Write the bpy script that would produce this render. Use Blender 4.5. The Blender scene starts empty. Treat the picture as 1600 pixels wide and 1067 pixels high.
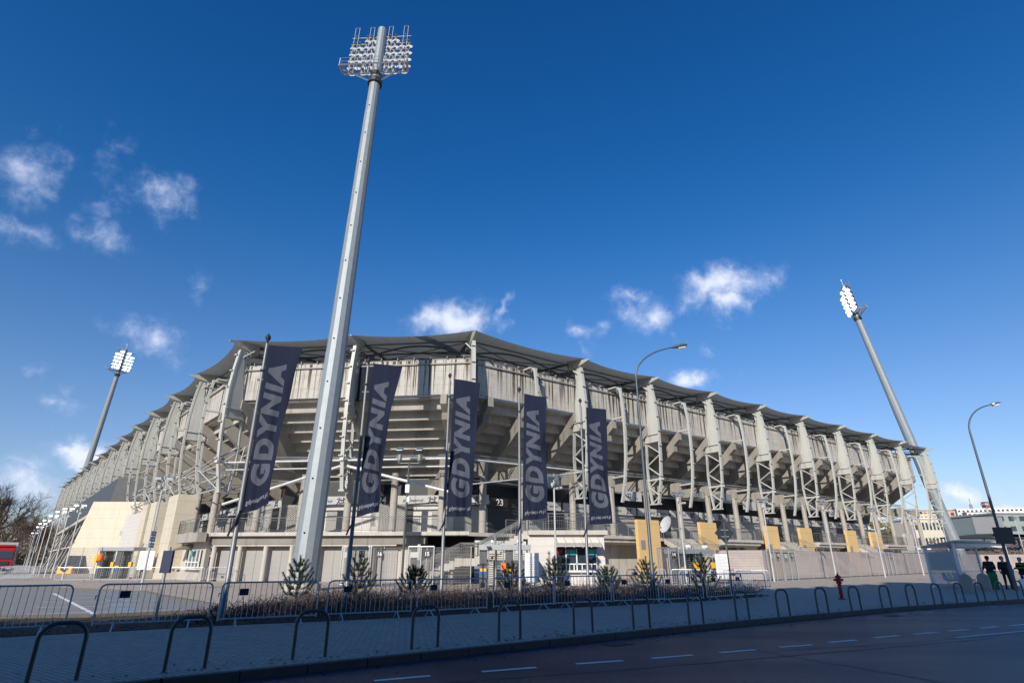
import bpy, bmesh, math, random
from mathutils import Vector, Matrix
R=math.radians
rnd=random.Random(7)
S=bpy.context.scene
COL=S.collection
# ------------------------------------------------------------------ camera
cam=bpy.data.objects.new('camera',bpy.data.cameras.new('camera')); COL.objects.link(cam)
cam.location=(0,0,1.6); cam.rotation_euler=(R(90+21.1),0,0)
cam.data.sensor_width=36; cam.data.lens=19.87; cam.data.clip_start=.1; cam.data.clip_end=9000
S.camera=cam
# ------------------------------------------------------------------ light
SUN_AZ,SUN_EL=R(250),R(26)
SUN=Vector((math.cos(SUN_AZ)*math.cos(SUN_EL),math.sin(SUN_AZ)*math.cos(SUN_EL),math.sin(SUN_EL)))
sl=bpy.data.lights.new('sun','SUN'); sl.energy=5.0; sl.angle=R(.5); sl.color=(1,.93,.83)
so=bpy.data.objects.new('sun',sl); COL.objects.link(so); so.rotation_euler=SUN.to_track_quat('Z','Y').to_euler(); so.location=(-20,-40,60)
W=bpy.data.worlds.new('World'); S.world=W; W.use_nodes=True
nt=W.node_tree; nt.nodes.clear()
def N(t,typ,**k):
    n=t.nodes.new(typ)
    for a,b in k.items(): setattr(n,a,b)
    return n
def math_(t,op,a,b=None,c=None,clamp=False):
    n=N(t,'ShaderNodeMath',operation=op); n.use_clamp=clamp
    for i,v in enumerate((a,b,c)):
        if v is None: continue
        if isinstance(v,(int,float)): n.inputs[i].default_value=v
        else: t.links.new(v,n.inputs[i])
    return n.outputs[0]
def mixc(t,f,a,b,blend='MIX'):
    n=N(t,'ShaderNodeMix',data_type='RGBA',blend_type=blend)
    for i,v in ((0,f),(6,a),(7,b)):
        if isinstance(v,(int,float)): n.inputs[i].default_value=v
        elif isinstance(v,(tuple,list)): n.inputs[i].default_value=(*v[:3],1)
        else: t.links.new(v,n.inputs[i])
    return n.outputs[2]
sky=N(nt,'ShaderNodeTexSky',sky_type='NISHITA'); sky.sun_disc=False
sky.sun_elevation=SUN_EL; sky.sun_rotation=math.atan2(SUN.x,SUN.y); sky.altitude=0; sky.air_density=1.0; sky.dust_density=.35; sky.ozone_density=2.2
tc=N(nt,'ShaderNodeTexCoord'); sep=N(nt,'ShaderNodeSeparateXYZ'); nt.links.new(tc.outputs['Generated'],sep.inputs[0])
az=math_(nt,'ARCTAN2',sep.outputs[0],sep.outputs[1]); el=math_(nt,'ARCSINE',sep.outputs[2])
cmb=N(nt,'ShaderNodeCombineXYZ'); nt.links.new(az,cmb.inputs[0]); nt.links.new(el,cmb.inputs[1])
def noise(t,vec,scale,detail=6,rough=.6,dist=0):
    n=N(t,'ShaderNodeTexNoise'); n.inputs['Scale'].default_value=scale; n.inputs['Detail'].default_value=detail
    n.inputs['Roughness'].default_value=rough; n.inputs['Distortion'].default_value=dist
    if vec is not None: t.links.new(vec,n.inputs['Vector'])
    return n
w1=noise(nt,cmb.outputs[0],9,5,.62)
sw=N(nt,'ShaderNodeSeparateColor'); nt.links.new(w1.outputs['Color'],sw.inputs[0])
azw=math_(nt,'ADD',az,math_(nt,'MULTIPLY',math_(nt,'SUBTRACT',sw.outputs[0],.5),.16))
elw=math_(nt,'ADD',el,math_(nt,'MULTIPLY',math_(nt,'SUBTRACT',sw.outputs[1],.5),.10))
# cloud patches: azimuth, elevation, half sizes (degrees), weight
CL=[(-46.5,28.4,2.67,2.47,0.62),(-45.0,27.1,1.69,1.7,0.5),(-36.3,29.8,2.65,1.77,0.66),(-45.6,24.3,2.55,0.85,0.4),(-44.2,24.2,2.0,1.19,0.5),(-39.9,25.2,2.28,1.15,0.55),(-39.7,27.0,0.93,1.61,0.3),(-34.6,18.5,2.84,1.84,0.66),(-41.0,31.3,0.62,1.66,0.22),(-31.5,23.6,0.97,1.4,0.34),(-37.3,8.1,1.79,1.47,1.35),(-35.5,8.5,1.98,0.93,0.7),(-6.5,23.3,4.49,2.44,1.25),(-0.7,23.8,0.98,1.49,0.7),(22.3,24.9,4.83,2.06,1.2),(23.0,23.1,2.37,1.92,1.1),(13.9,23.3,2.46,2.02,0.85),(13.1,25.4,1.88,1.01,0.6),(8.0,22.3,3.48,0.89,0.6),(8.6,20.9,1.56,0.66,0.4),(18.3,16.1,3.22,1.27,1.1),(37.5,4.8,1.82,1.86,1.3),(39.7,3.8,2.98,1.15,0.8),(-42.1,13.3,0.95,0.87,0.5),(-39.6,11.2,1.27,0.73,0.45),(-38.9,12.2,0.56,0.68,0.3),(-40.3,6.3,2.57,0.85,0.6),(-39.6,4.9,3.89,1.59,0.85),(20.1,19.3,0.7,0.56,0.4),(16.5,21.2,1.04,0.72,0.4),(27.5,24.7,1.18,0.92,0.3),(41.1,5.1,1.65,0.62,0.5)]
acc=None
for a,e,ra,re_,wt in CL:
    dx=math_(nt,'MULTIPLY',math_(nt,'SUBTRACT',azw,R(a)),1/R(ra*1.18)); dy=math_(nt,'MULTIPLY',math_(nt,'SUBTRACT',elw,R(e)),1/R(re_*1.18))
    r2=math_(nt,'ADD',math_(nt,'MULTIPLY',dx,dx),math_(nt,'MULTIPLY',dy,dy))
    v=math_(nt,'MULTIPLY',math_(nt,'SUBTRACT',1.0,math_(nt,'SQRT',r2)),wt)
    acc=v if acc is None else math_(nt,'MAXIMUM',acc,v)
n2=noise(nt,cmb.outputs[0],24,10,.64,.25)
m=math_(nt,'ADD',acc,math_(nt,'MULTIPLY',math_(nt,'SUBTRACT',n2.outputs['Fac'],.53),1.55))
mr=N(nt,'ShaderNodeMapRange',interpolation_type='SMOOTHSTEP'); nt.links.new(m,mr.inputs[0]); mr.inputs[1].default_value=-.12; mr.inputs[2].default_value=1.15; mr.inputs[4].default_value=.85
rampn=N(nt,'ShaderNodeValToRGB'); nt.links.new(sep.outputs[2],rampn.inputs[0]); rampn.color_ramp.interpolation='B_SPLINE'
for k,(p_,c_) in enumerate([(0.0,(.95,.93,1.15)),(.12,(.90,.98,1.2)),(.26,(.74,.97,1.27)),(.46,(.26,.84,1.36)),(.62,(.12,.74,1.36)),(.85,(.09,.64,1.28))]):
    e_=rampn.color_ramp.elements[k] if k<2 else rampn.color_ramp.elements.new(p_)
    e_.position=p_; e_.color=(c_[0]/1.4,c_[1]/1.4,c_[2]/1.4,1)
rsc=N(nt,'ShaderNodeVectorMath',operation='SCALE'); nt.links.new(rampn.outputs[0],rsc.inputs[0]); rsc.inputs['Scale'].default_value=1.4
skc=mixc(nt,1.0,sky.outputs[0],rsc.outputs[0],'MULTIPLY')
cc=mixc(nt,mr.outputs[0],(4.0,5.3,8.6),(10.2,10.5,11.4))
bgc=mixc(nt,mr.outputs[0],skc,cc)
bg=N(nt,'ShaderNodeBackground'); bg.inputs[1].default_value=.095; nt.links.new(bgc,bg.inputs[0])
wo=N(nt,'ShaderNodeOutputWorld'); nt.links.new(bg.outputs[0],wo.inputs[0])
S.view_settings.view_transform='Standard'; S.view_settings.look='None'; S.view_settings.exposure=.14; S.view_settings.gamma=1; S.view_settings.use_curve_mapping=False
S.render.engine='CYCLES'; S.cycles.max_bounces=6; S.cycles.transparent_max_bounces=12
# ------------------------------------------------------------------ materials
MATS={}
def mapv(t,vec,sc):
    m=N(t,'ShaderNodeMapping'); m.inputs['Scale'].default_value=sc; t.links.new(vec,m.inputs['Vector']); return m.outputs[0]
def mat(name,col,rough=.6,metal=0,var=.12,scale=3,bump=0,bscale=40,spec=None,emit=None,zs=1,dirt=0):
    if name in MATS: return MATS[name]
    m=bpy.data.materials.new(name); m.use_nodes=True; t=m.node_tree; b=t.nodes['Principled BSDF']; MATS[name]=m
    b.inputs['Roughness'].default_value=rough; b.inputs['Metallic'].default_value=metal
    if spec is not None: b.inputs['Specular IOR Level'].default_value=spec
    c=N(t,'ShaderNodeTexCoord')
    n=noise(t,c.outputs['Object'] if zs==1 else mapv(t,c.outputs['Object'],(1,1,zs)),scale,6,.6)
    f=math_(t,'MULTIPLY_ADD',math_(t,'SUBTRACT',n.outputs['Fac'],.5),var*4,1.0)
    v=N(t,'ShaderNodeVectorMath',operation='SCALE'); v.inputs[0].default_value=col; t.links.new(f,v.inputs['Scale'])
    vo=v.outputs[0]
    if dirt:
        nd=noise(t,mapv(t,c.outputs['Object'],(2.2,2.2,.22)),1.1,6,.7); dm=N(t,'ShaderNodeMapRange',interpolation_type='SMOOTHSTEP'); t.links.new(nd.outputs['Fac'],dm.inputs[0]); dm.inputs[1].default_value=.52; dm.inputs[2].default_value=.68; dm.inputs[4].default_value=dirt
        vo=mixc(t,dm.outputs[0],vo,tuple(q*.42*w for q,w in zip(col,(1.1,.95,.8))))
    t.links.new(vo,b.inputs['Base Color'])
    if bump:
        n3=noise(t,c.outputs['Object'],bscale,4,.6); bp=N(t,'ShaderNodeBump'); bp.inputs['Strength'].default_value=bump; bp.inputs['Distance'].default_value=.02
        t.links.new(n3.outputs['Fac'],bp.inputs['Height']); t.links.new(bp.outputs[0],b.inputs['Normal'])
    if emit:
        b.inputs['Emission Color'].default_value=(*emit[0],1); b.inputs['Emission Strength'].default_value=emit[1]
    return m
def uvmat(name,fn,rough=.8):
    m=bpy.data.materials.new(name); m.use_nodes=True; t=m.node_tree; b=t.nodes['Principled BSDF']; b.inputs['Roughness'].default_value=rough
    MATS[name]=m; fn(t,b); return m
def uvs(t,node='UV'):
    c=N(t,'ShaderNodeTexCoord'); s=N(t,'ShaderNodeSeparateXYZ'); t.links.new(c.outputs[node],s.inputs[0]); return c.outputs[node],s
def grid_line(t,co,period,width,off=0):
    a=math_(t,'FRACT',math_(t,'ADD',math_(t,'MULTIPLY',co,1/period),off))
    return math_(t,'LESS_THAN',a,width/period)
def f_wall(t,b):   # parapet concrete: (s,z) uv, dark run-down streaks, formwork joints
    uv,s=uvs(t)
    base=noise(t,mapv(t,uv,(1.3,1.3,1)),1.2,7,.65)
    st=noise(t,mapv(t,uv,(2.3,.05,1)),1.3,6,.70)
    st2=noise(t,mapv(t,uv,(.23,.02,1)),1.3,3,.6)
    stm=N(t,'ShaderNodeMapRange',interpolation_type='SMOOTHSTEP'); t.links.new(st.outputs['Fac'],stm.inputs[0]); stm.inputs[1].default_value=.49; stm.inputs[2].default_value=.57
    big=N(t,'ShaderNodeMapRange'); t.links.new(st2.outputs['Fac'],big.inputs[0]); big.inputs[1].default_value=.38; big.inputs[2].default_value=.62
    zf=N(t,'ShaderNodeMapRange'); t.links.new(math_(t,'ADD',s.outputs[1],math_(t,'MULTIPLY',base.outputs['Fac'],1.6)),zf.inputs[0]); zf.inputs[1].default_value=15.4; zf.inputs[2].default_value=18.6; zf.inputs[3].default_value=.25; zf.inputs[4].default_value=1
    f=math_(t,'MULTIPLY',math_(t,'MULTIPLY',stm.outputs[0],zf.outputs[0]),math_(t,'MULTIPLY_ADD',big.outputs[0],.9,.25,clamp=True))
    c=mixc(t,base.outputs['Fac'],(.31,.29,.255),(.56,.53,.47))
    c=mixc(t,math_(t,'MULTIPLY',f,1.9,clamp=True),c,(.075,.055,.038))
    j=math_(t,'MAXIMUM',grid_line(t,s.outputs[0],2.05,.045),grid_line(t,s.outputs[1],1.25,.035,.3))
    c=mixc(t,math_(t,'MULTIPLY',j,.45),c,(.12,.11,.10))
    t.links.new(c,b.inputs['Base Color'])
    bp=N(t,'ShaderNodeBump'); bp.inputs['Strength'].default_value=.35; bp.inputs['Distance'].default_value=.03; t.links.new(base.outputs['Fac'],bp.inputs['Height']); t.links.new(bp.outputs[0],b.inputs['Normal'])
uvmat('stained_concrete',f_wall,.85)
def f_pan(c1,jx,jz,w=.03,jc=(.25,.22,.17),ja=.6,v=.08):
    def f(t,b):
        uv,s=uvs(t); n=noise(t,mapv(t,uv,(1,.35,1)),1.1,6,.6)
        c=mixc(t,n.outputs['Fac'],tuple(x*(1-v*2) for x in c1),tuple(x*(1+v*2) for x in c1))
        j=math_(t,'MAXIMUM',grid_line(t,s.outputs[0],jx,w),grid_line(t,s.outputs[1],jz,w,.5))
        c=mixc(t,math_(t,'MULTIPLY',j,ja),c,jc); t.links.new(c,b.inputs['Base Color'])
    return f
uvmat('cream_cladding',f_pan((.56,.50,.385),2.9,1.2),.55)
uvmat('yellow_cladding',f_pan((.64,.43,.18),40,1.9,.03),.5)
uvmat('shaded_cladding',f_pan((.33,.32,.31),3,.45,.02,(.15,.15,.15),.5),.6)  # white cladding darkened, concourse shade put into its colour
uvmat('white_cladding',f_pan((.56,.53,.49),9,.45,.02,(.2,.2,.2),.5),.6)
uvmat('pale_block',f_pan((.47,.43,.38),1.2,.6,.02,(.2,.2,.2),.4),.7)
uvmat('grey_shutter',f_pan((.31,.30,.28),60,.09,.03,(.12,.12,.12),.5),.5)
uvmat('brown_brick',f_pan((.16,.11,.08),.5,.16,.02,(.05,.04,.03),.6),.8)
def f_glass(t,b):
    uv,s=uvs(t); n=noise(t,uv,.8,4,.6); c=mixc(t,n.outputs['Fac'],(.012,.02,.03),(.05,.07,.085)); t.links.new(c,b.inputs['Base Color']); b.inputs['Specular IOR Level'].default_value=.8
uvmat('dark_glass',f_glass,.08)
def f_roof(t,b):
    uv,s=uvs(t); n=noise(t,uv,.5,5,.6)
    c=mixc(t,n.outputs['Fac'],(.26,.265,.24),(.36,.36,.33))
    j=math_(t,'MAXIMUM',grid_line(t,s.outputs[0],2.5,.06),grid_line(t,s.outputs[1],2.4,.06))
    c=mixc(t,math_(t,'MULTIPLY',j,.6),c,(.12,.12,.11)); t.links.new(c,b.inputs['Base Color'])
    tr=N(t,'ShaderNodeBsdfTranslucent'); t.links.new(c,tr.inputs[0]); ms=N(t,'ShaderNodeMixShader'); ms.inputs[0].default_value=.22
    o=t.nodes['Material Output']; t.links.new(b.outputs[0],ms.inputs[1]); t.links.new(tr.outputs[0],ms.inputs[2]); t.links.new(ms.outputs[0],o.inputs[0])
uvmat('roof_membrane_fabric',f_roof,.6)
def f_net(t,b):
    uv,s=uvs(t)
    p=math_(t,'ADD',s.outputs[0],s.outputs[1]); q=math_(t,'SUBTRACT',s.outputs[0],s.outputs[1])
    j=math_(t,'MAXIMUM',grid_line(t,p,.22,.017),grid_line(t,q,.22,.017))
    b.inputs['Base Color'].default_value=(.05,.05,.045,1); tp=N(t,'ShaderNodeBsdfTransparent'); ms=N(t,'ShaderNodeMixShader')
    t.links.new(j,ms.inputs[0]); t.links.new(tp.outputs[0],ms.inputs[1]); t.links.new(b.outputs[0],ms.inputs[2]); t.links.new(ms.outputs[0],t.nodes['Material Output'].inputs[0])
uvmat('safety_netting',f_net,.7)
def f_lat(t,b):
    uv,s=uvs(t)
    p=math_(t,'ADD',s.outputs[0],math_(t,'MULTIPLY',s.outputs[1],1.6)); q=math_(t,'SUBTRACT',s.outputs[0],math_(t,'MULTIPLY',s.outputs[1],1.6))
    j=math_(t,'MAXIMUM',grid_line(t,p,.26,.09),grid_line(t,q,.26,.09))
    b.inputs['Base Color'].default_value=(.34,.33,.30,1); tp=N(t,'ShaderNodeBsdfTransparent'); ms=N(t,'ShaderNodeMixShader')
    t.links.new(j,ms.inputs[0]); t.links.new(tp.outputs[0],ms.inputs[1]); t.links.new(b.outputs[0],ms.inputs[2]); t.links.new(ms.outputs[0],t.nodes['Material Output'].inputs[0])
uvmat('lattice_grille',f_lat,.5)
def f_scr(alpha,col):
    def f(t,b):
        uv,s=uvs(t); n=noise(t,mapv(t,uv,(.3,1,1)),.9,4,.6)
        b.inputs['Base Color'].default_value=(*col,1); tp=N(t,'ShaderNodeBsdfTransparent'); ms=N(t,'ShaderNodeMixShader')
        t.links.new(math_(t,'MULTIPLY_ADD',n.outputs['Fac'],.35,alpha-.17),ms.inputs[0]); t.links.new(tp.outputs[0],ms.inputs[1]); t.links.new(b.outputs[0],ms.inputs[2]); t.links.new(ms.outputs[0],t.nodes['Material Output'].inputs[0])
    return f
uvmat('screen_mesh',f_scr(.84,(.42,.36,.33)),.8)
uvmat('thin_mesh',f_scr(.15,(.30,.28,.27)),.6)
uvmat('clear_glazing',f_scr(.28,(.55,.62,.66)),.15)
def f_pave(t,b):
    c=N(t,'ShaderNodeTexCoord'); mp=N(t,'ShaderNodeMapping'); mp.inputs['Rotation'].default_value=(0,0,R(35)); t.links.new(c.outputs['Object'],mp.inputs['Vector'])
    br=N(t,'ShaderNodeTexBrick'); t.links.new(mp.outputs[0],br.inputs['Vector']); br.inputs['Scale'].default_value=1; br.inputs['Brick Width'].default_value=.2; br.inputs['Row Height'].default_value=.1; br.inputs['Mortar Size'].default_value=.006
    br.inputs['Color1'].default_value=(.44,.365,.29,1); br.inputs['Color2'].default_value=(.57,.475,.38,1); br.inputs['Mortar'].default_value=(.08,.075,.07,1); br.inputs['Bias'].default_value=.1
    n=noise(t,c.outputs['Object'],.35,8,.62); n4=noise(t,c.outputs['Object'],6,4,.6)
    k=mixc(t,math_(t,'MULTIPLY_ADD',math_(t,'SUBTRACT',n.outputs['Fac'],.5),1.6,.5,clamp=True),mixc(t,.35,br.outputs[0],(.2,.19,.175)),br.outputs[0])
    k=mixc(t,math_(t,'GREATER_THAN',n4.outputs['Fac'],.69),k,(.10,.07,.045)); t.links.new(k,b.inputs['Base Color'])
    bp=N(t,'ShaderNodeBump'); bp.inputs['Strength'].default_value=.5; bp.inputs['Distance'].default_value=.01; t.links.new(br.outputs['Fac'],bp.inputs['Height']); bp.invert=True; t.links.new(bp.outputs[0],b.inputs['Normal'])
uvmat('paving_blocks',f_pave,.8)
def f_asph(t,b):
    c=N(t,'ShaderNodeTexCoord'); n=noise(t,c.outputs['Object'],.5,8,.65); n4=noise(t,c.outputs['Object'],55,3,.7)
    mp=N(t,'ShaderNodeMapping'); mp.inputs['Rotation'].default_value=(0,0,R(-35)); mp.inputs['Scale'].default_value=(.12,.6,1); t.links.new(c.outputs['Object'],mp.inputs['Vector'])
    n5=noise(t,mp.outputs[0],1.2,4,.5)
    k=mixc(t,n.outputs['Fac'],(.008,.019,.041),(.018,.036,.068)); k=mixc(t,math_(t,'MULTIPLY',n4.outputs['Fac'],.22),k,(.13,.14,.16))
    v=N(t,'ShaderNodeTexVoronoi',feature='DISTANCE_TO_EDGE'); v.inputs['Scale'].default_value=.22; 
    wv=N(t,'ShaderNodeVectorMath',operation='ADD'); t.links.new(c.outputs['Object'],wv.inputs[0]); t.links.new(noise(t,c.outputs['Object'],1.2,4,.6).outputs['Color'],wv.inputs[1]); t.links.new(wv.outputs[0],v.inputs['Vector'])
    k=mixc(t,math_(t,'MULTIPLY',math_(t,'LESS_THAN',v.outputs['Distance'],.004),.6),k,(.02,.02,.02))
    k=mixc(t,math_(t,'MULTIPLY',n5.outputs['Fac'],.35),k,(.032,.055,.09))
    pt=noise(t,c.outputs['Object'],.16,3,.4); k=mixc(t,math_(t,'MULTIPLY',math_(t,'GREATER_THAN',pt.outputs['Fac'],.55),.45),k,(.018,.022,.032))
    gr=noise(t,c.outputs['Object'],140,2,.5); k=mixc(t,math_(t,'MULTIPLY',math_(t,'GREATER_THAN',gr.outputs['Fac'],.62),.35),k,(.2,.2,.21)); t.links.new(k,b.inputs['Base Color']); b.inputs['Specular IOR Level'].default_value=.12
    rr=math_(t,'MULTIPLY_ADD',n5.outputs['Fac'],-.25,.58); t.links.new(rr,b.inputs['Roughness'])
    bp=N(t,'ShaderNodeBump'); bp.inputs['Strength'].default_value=.5; bp.inputs['Distance'].default_value=.008; t.links.new(n4.outputs['Fac'],bp.inputs['Height']); t.links.new(bp.outputs[0],b.inputs['Normal'])
uvmat('asphalt',f_asph,.6)
def f_paint(t,b):
    c=N(t,'ShaderNodeTexCoord'); n=noise(t,c.outputs['Object'],18,6,.75)
    k=mixc(t,math_(t,'GREATER_THAN',n.outputs['Fac'],.60),(.80,.80,.78),(.3,.3,.3)); t.links.new(k,b.inputs['Base Color'])
uvmat('road_paint',f_paint,.6)
uvmat('blue_paint',lambda t,b:(lambda n:t.links.new(mixc(t,math_(t,'GREATER_THAN',n.outputs['Fac'],.52),(.16,.33,.5),(.24,.24,.24)),b.inputs['Base Color']))(noise(t,N(t,'ShaderNodeTexCoord').outputs['Object'],8,5,.7)),.6)
def f_ground(t,b):
    c=N(t,'ShaderNodeTexCoord'); n=noise(t,c.outputs['Object'],.05,8,.65); k=mixc(t,n.outputs['Fac'],(.10,.09,.06),(.20,.19,.15)); t.links.new(k,b.inputs['Base Color'])
uvmat('earth_ground',f_ground,.95)
def f_soil(t,b):
    c=N(t,'ShaderNodeTexCoord'); n=noise(t,c.outputs['Object'],3,8,.7); k=mixc(t,n.outputs['Fac'],(.012,.012,.008),(.05,.038,.024)); t.links.new(k,b.inputs['Base Color'])
uvmat('strip_soil',f_soil,.95)
steel=mat('pale_painted_steel',(.43,.435,.40),.5,0,.09,1.2,zs=.25,dirt=.35)
steelw=mat('white_painted_steel',(.50,.50,.48),.45,0,.06,2,dirt=.3)
conc=mat('plain_concrete',(.335,.31,.27),.85,0,.16,.8,.25,8,zs=.3,dirt=.6)
concd=mat('dark_concrete',(.22,.205,.18),.85,0,.12,.8,.2,8,dirt=.5)
concl=mat('light_concrete',(.44,.41,.36),.85,0,.12,1.2,.2,8,zs=.3,dirt=.55)
galv=mat('galvanised_steel',(.40,.42,.43),.42,.55,.12,5)
mastm=mat('galvanised_mast',(.24,.27,.285),.55,.25,.09,2.2,.1,30)
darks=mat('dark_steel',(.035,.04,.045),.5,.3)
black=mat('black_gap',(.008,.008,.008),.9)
hoopm=mat('hoop_steel',(.11,.125,.12),.45,.4,.08,6)
lampd=mat('dark_lamp_paint',(.07,.09,.11),.45,.1,.05)
white=mat('white_enamel',(.75,.75,.73),.4,0,.03)
whiteb=mat('white_board',(.42,.42,.41),.5,0,.04,.8)
greyb=mat('grey_board',(.22,.22,.22),.5,0,.04)
blackb=mat('black_board',(.02,.02,.022),.5,0,.04)
navy=mat('navy_print',(.012,.02,.06),.6,0,.05)
red=mat('red_enamel',(.35,.012,.012),.35,0,.08,5)
green=mat('green_plastic',(.01,.16,.05),.4)
yellow=mat('yellow_plastic',(.75,.42,.03),.45)
orange=mat('orange_plastic',(.8,.16,.02),.5)
blue=mat('blue_plastic',(.02,.10,.32),.45)
cyan=mat('cyan_sticker',(.03,.25,.42),.5)
lgreen=mat('green_sticker',(.05,.5,.12),.5)
railm=mat('railing_steel',(.22,.22,.215),.45,.4)
kerbm=mat('kerb_stone',(.12,.108,.095),.85,0,.15,4,.3,20)
membr=mat('rubber_black',(.015,.015,.015),.8)
duct=mat('duct_metal',(.35,.38,.38),.35,.7,.1,2)
glow=mat('lit_lamp_glass',(.9,.95,1),.3,0,0,emit=((.93,.97,1),4))
dimg=mat('lamp_glass',(.8,.82,.85),.2,0,.02)
# ------------------------------------------------------------------ mesh builder
class MB:
    def __init__(s): s.v=[]; s.f=[]; s.uv={}; s.mi=[]
    def quad(s,p,uv=None,mi=0):
        i=len(s.v); s.v+= [tuple(q) for q in p]; s.f.append(list(range(i,i+len(p)))); s.mi.append(mi)
        if uv: s.uv[len(s.f)-1]=uv
    def hexa(s,b,t,uvw=None,mi=0):     # b,t: 4 bottom + 4 top points, same winding
        i=len(s.v); s.v+=[tuple(q) for q in b]+[tuple(q) for q in t]
        for f in ((3,2,1,0),(4,5,6,7),(0,1,5,4),(1,2,6,5),(2,3,7,6),(3,0,4,7)):
            s.f.append([i+k for k in f]); s.mi.append(mi)
    def box(s,x0,x1,y0,y1,z0,z1,fr=None,mi=0):
        P=[(x0,y0,z0),(x1,y0,z0),(x1,y1,z0),(x0,y1,z0),(x0,y0,z1),(x1,y0,z1),(x1,y1,z1),(x0,y1,z1)]
        Q=[fr(*p) for p in P] if fr else P
        n=len(s.f); s.hexa(Q[:4],Q[4:],mi=mi)
        fuv=[[(P[k][0],P[k][1]) for k in f] if j<2 else None for j,f in enumerate(((3,2,1,0),(4,5,6,7)))]
        sides=((0,1,5,4),(1,2,6,5),(2,3,7,6),(3,0,4,7))
        for j in range(2): s.uv[n+j]=fuv[j]
        for j,f in enumerate(sides):
            s.uv[n+2+j]=[((P[k][0] if j in (0,2) else P[k][1]),P[k][2]) for k in f]
    def prism(s,pts,x0,x1,fr=None,mi=0):  # polygon pts (y,z) extruded along x
        n=len(pts); i=len(s.v)
        for x in (x0,x1):
            for (y,z) in pts: s.v.append(tuple(fr(x,y,z)) if fr else (x,y,z))
        s.f.append([i+k for k in range(n)][::-1]); s.f.append([i+n+k for k in range(n)]); s.mi+=[mi,mi]
        for k in range(n):
            k2=(k+1)%n; s.f.append([i+k,i+k2,i+n+k2,i+n+k]); s.mi.append(mi)
    def tube(s,a,b,r,n=6,r1=None,cap=True,mi=0):
        a=Vector(a); b=Vector(b); d=b-a
        if d.length<1e-6: return
        d.normalize(); u=d.orthogonal().normalized() if abs(d.z)<.95 else d.cross(Vector((1,0,0))).normalized(); w=d.cross(u)
        r1=r if r1 is None else r1; i=len(s.v)
        for p,q in ((a,r),(b,r1)):
            for k in range(n):
                an=2*math.pi*(k+.5)/n; s.v.append(tuple(p+(u*math.cos(an)+w*math.sin(an))*q))
        for k in range(n):
            k2=(k+1)%n; s.f.append([i+k,i+k2,i+n+k2,i+n+k]); s.mi.append(mi)
        if cap: s.f.append([i+k for k in range(n)][::-1]); s.f.append([i+n+k for k in range(n)]); s.mi+=[mi,mi]
    def path(s,pts,r,n=6,mi=0):
        pts=[Vector(p) for p in pts]; m=len(pts); i0=len(s.v); up=None
        rs=r if isinstance(r,(list,tuple)) else [r]*m
        for j,p in enumerate(pts):
            d=(pts[min(j+1,m-1)]-pts[max(j-1,0)]).normalized()
            if up is None: up=d.orthogonal().normalized()
            up=(up-d*up.dot(d)).normalized(); w=d.cross(up)
            for k in range(n):
                an=2*math.pi*k/n; s.v.append(tuple(p+(up*math.cos(an)+w*math.sin(an))*rs[j]))
        for j in range(m-1):
            for k in range(n):
                k2=(k+1)%n; a=i0+j*n; s.f.append([a+k,a+k2,a+n+k2,a+n+k]); s.mi.append(mi)
        s.f.append([i0+k for k in range(n)][::-1]); s.f.append([i0+(m-1)*n+k for k in range(n)]); s.mi+=[mi,mi]
    def lathe(s,prof,n=16,c=(0,0,0),fr=None,mi=0):
        i=len(s.v)
        for (r,z) in prof:
            for k in range(n):
                a=2*math.pi*k/n; p=(c[0]+r*math.cos(a),c[1]+r*math.sin(a),c[2]+z); s.v.append(tuple(fr(*p)) if fr else p)
        for j in range(len(prof)-1):
            for k in range(n):
                k2=(k+1)%n; s.f.append([i+j*n+k,i+j*n+k2,i+(j+1)*n+k2,i+(j+1)*n+k]); s.mi.append(mi)
        s.f.append([i+k for k in range(n)][::-1]); s.f.append([i+(len(prof)-1)*n+k for k in range(n)]); s.mi+=[mi,mi]
    def build(s,name,m,parent=None,smooth=False,bevel=0):
        me=bpy.data.meshes.new(name); ms=m if isinstance(m,(list,tuple)) else [m]
        v=s.v
        if parent is not None and isinstance(parent,bpy.types.Object) and parent.get('_w'):
            l=parent.location; v=[(a-l.x,b-l.y,c-l.z) for a,b,c in v]
        me.from_pydata(v,[],s.f); 
        for q in ms: me.materials.append(q if not isinstance(q,str) else MATS[q])
        me.polygons.foreach_set('material_index',s.mi)
        if s.uv:
            uvl=me.uv_layers.new(name='UVMap')
            for p in me.polygons:
                u=s.uv.get(p.index)
                if u:
                    for li,c in zip(p.loop_indices,u): uvl.data[li].uv=c
        if smooth:
            me.polygons.foreach_set('use_smooth',[True]*len(me.polygons))
        me.update(); me.validate()
        o=bpy.data.objects.new(name,me); COL.objects.link(o)
        if smooth:
            try: me.set_sharp_from_angle(angle=R(40))
            except Exception: pass
        if parent is not None: o.parent=parent
        if bevel:
            b=o.modifiers.new('b','BEVEL'); b.width=bevel; b.segments=2; b.limit_method='ANGLE'
        return o
def tag(o,label,cat,group=None,kind=None):
    if label: o['label']=label
    if cat: o['category']=cat
    if group: o['group']=group
    if kind: o['kind']=kind
    return o
def thing(name,label,cat,loc=(0,0,0),rz=0,group=None,world=False):
    o=bpy.data.objects.new(name,None); COL.objects.link(o); o.location=loc; o.rotation_euler=(0,0,rz); o.empty_display_size=.3
    if world: o['_w']=1
    return tag(o,label,cat,group)
def struct(o): o['kind']='structure'; return o
def kids(o): return [c for c in bpy.data.objects if c.parent==o]
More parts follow.
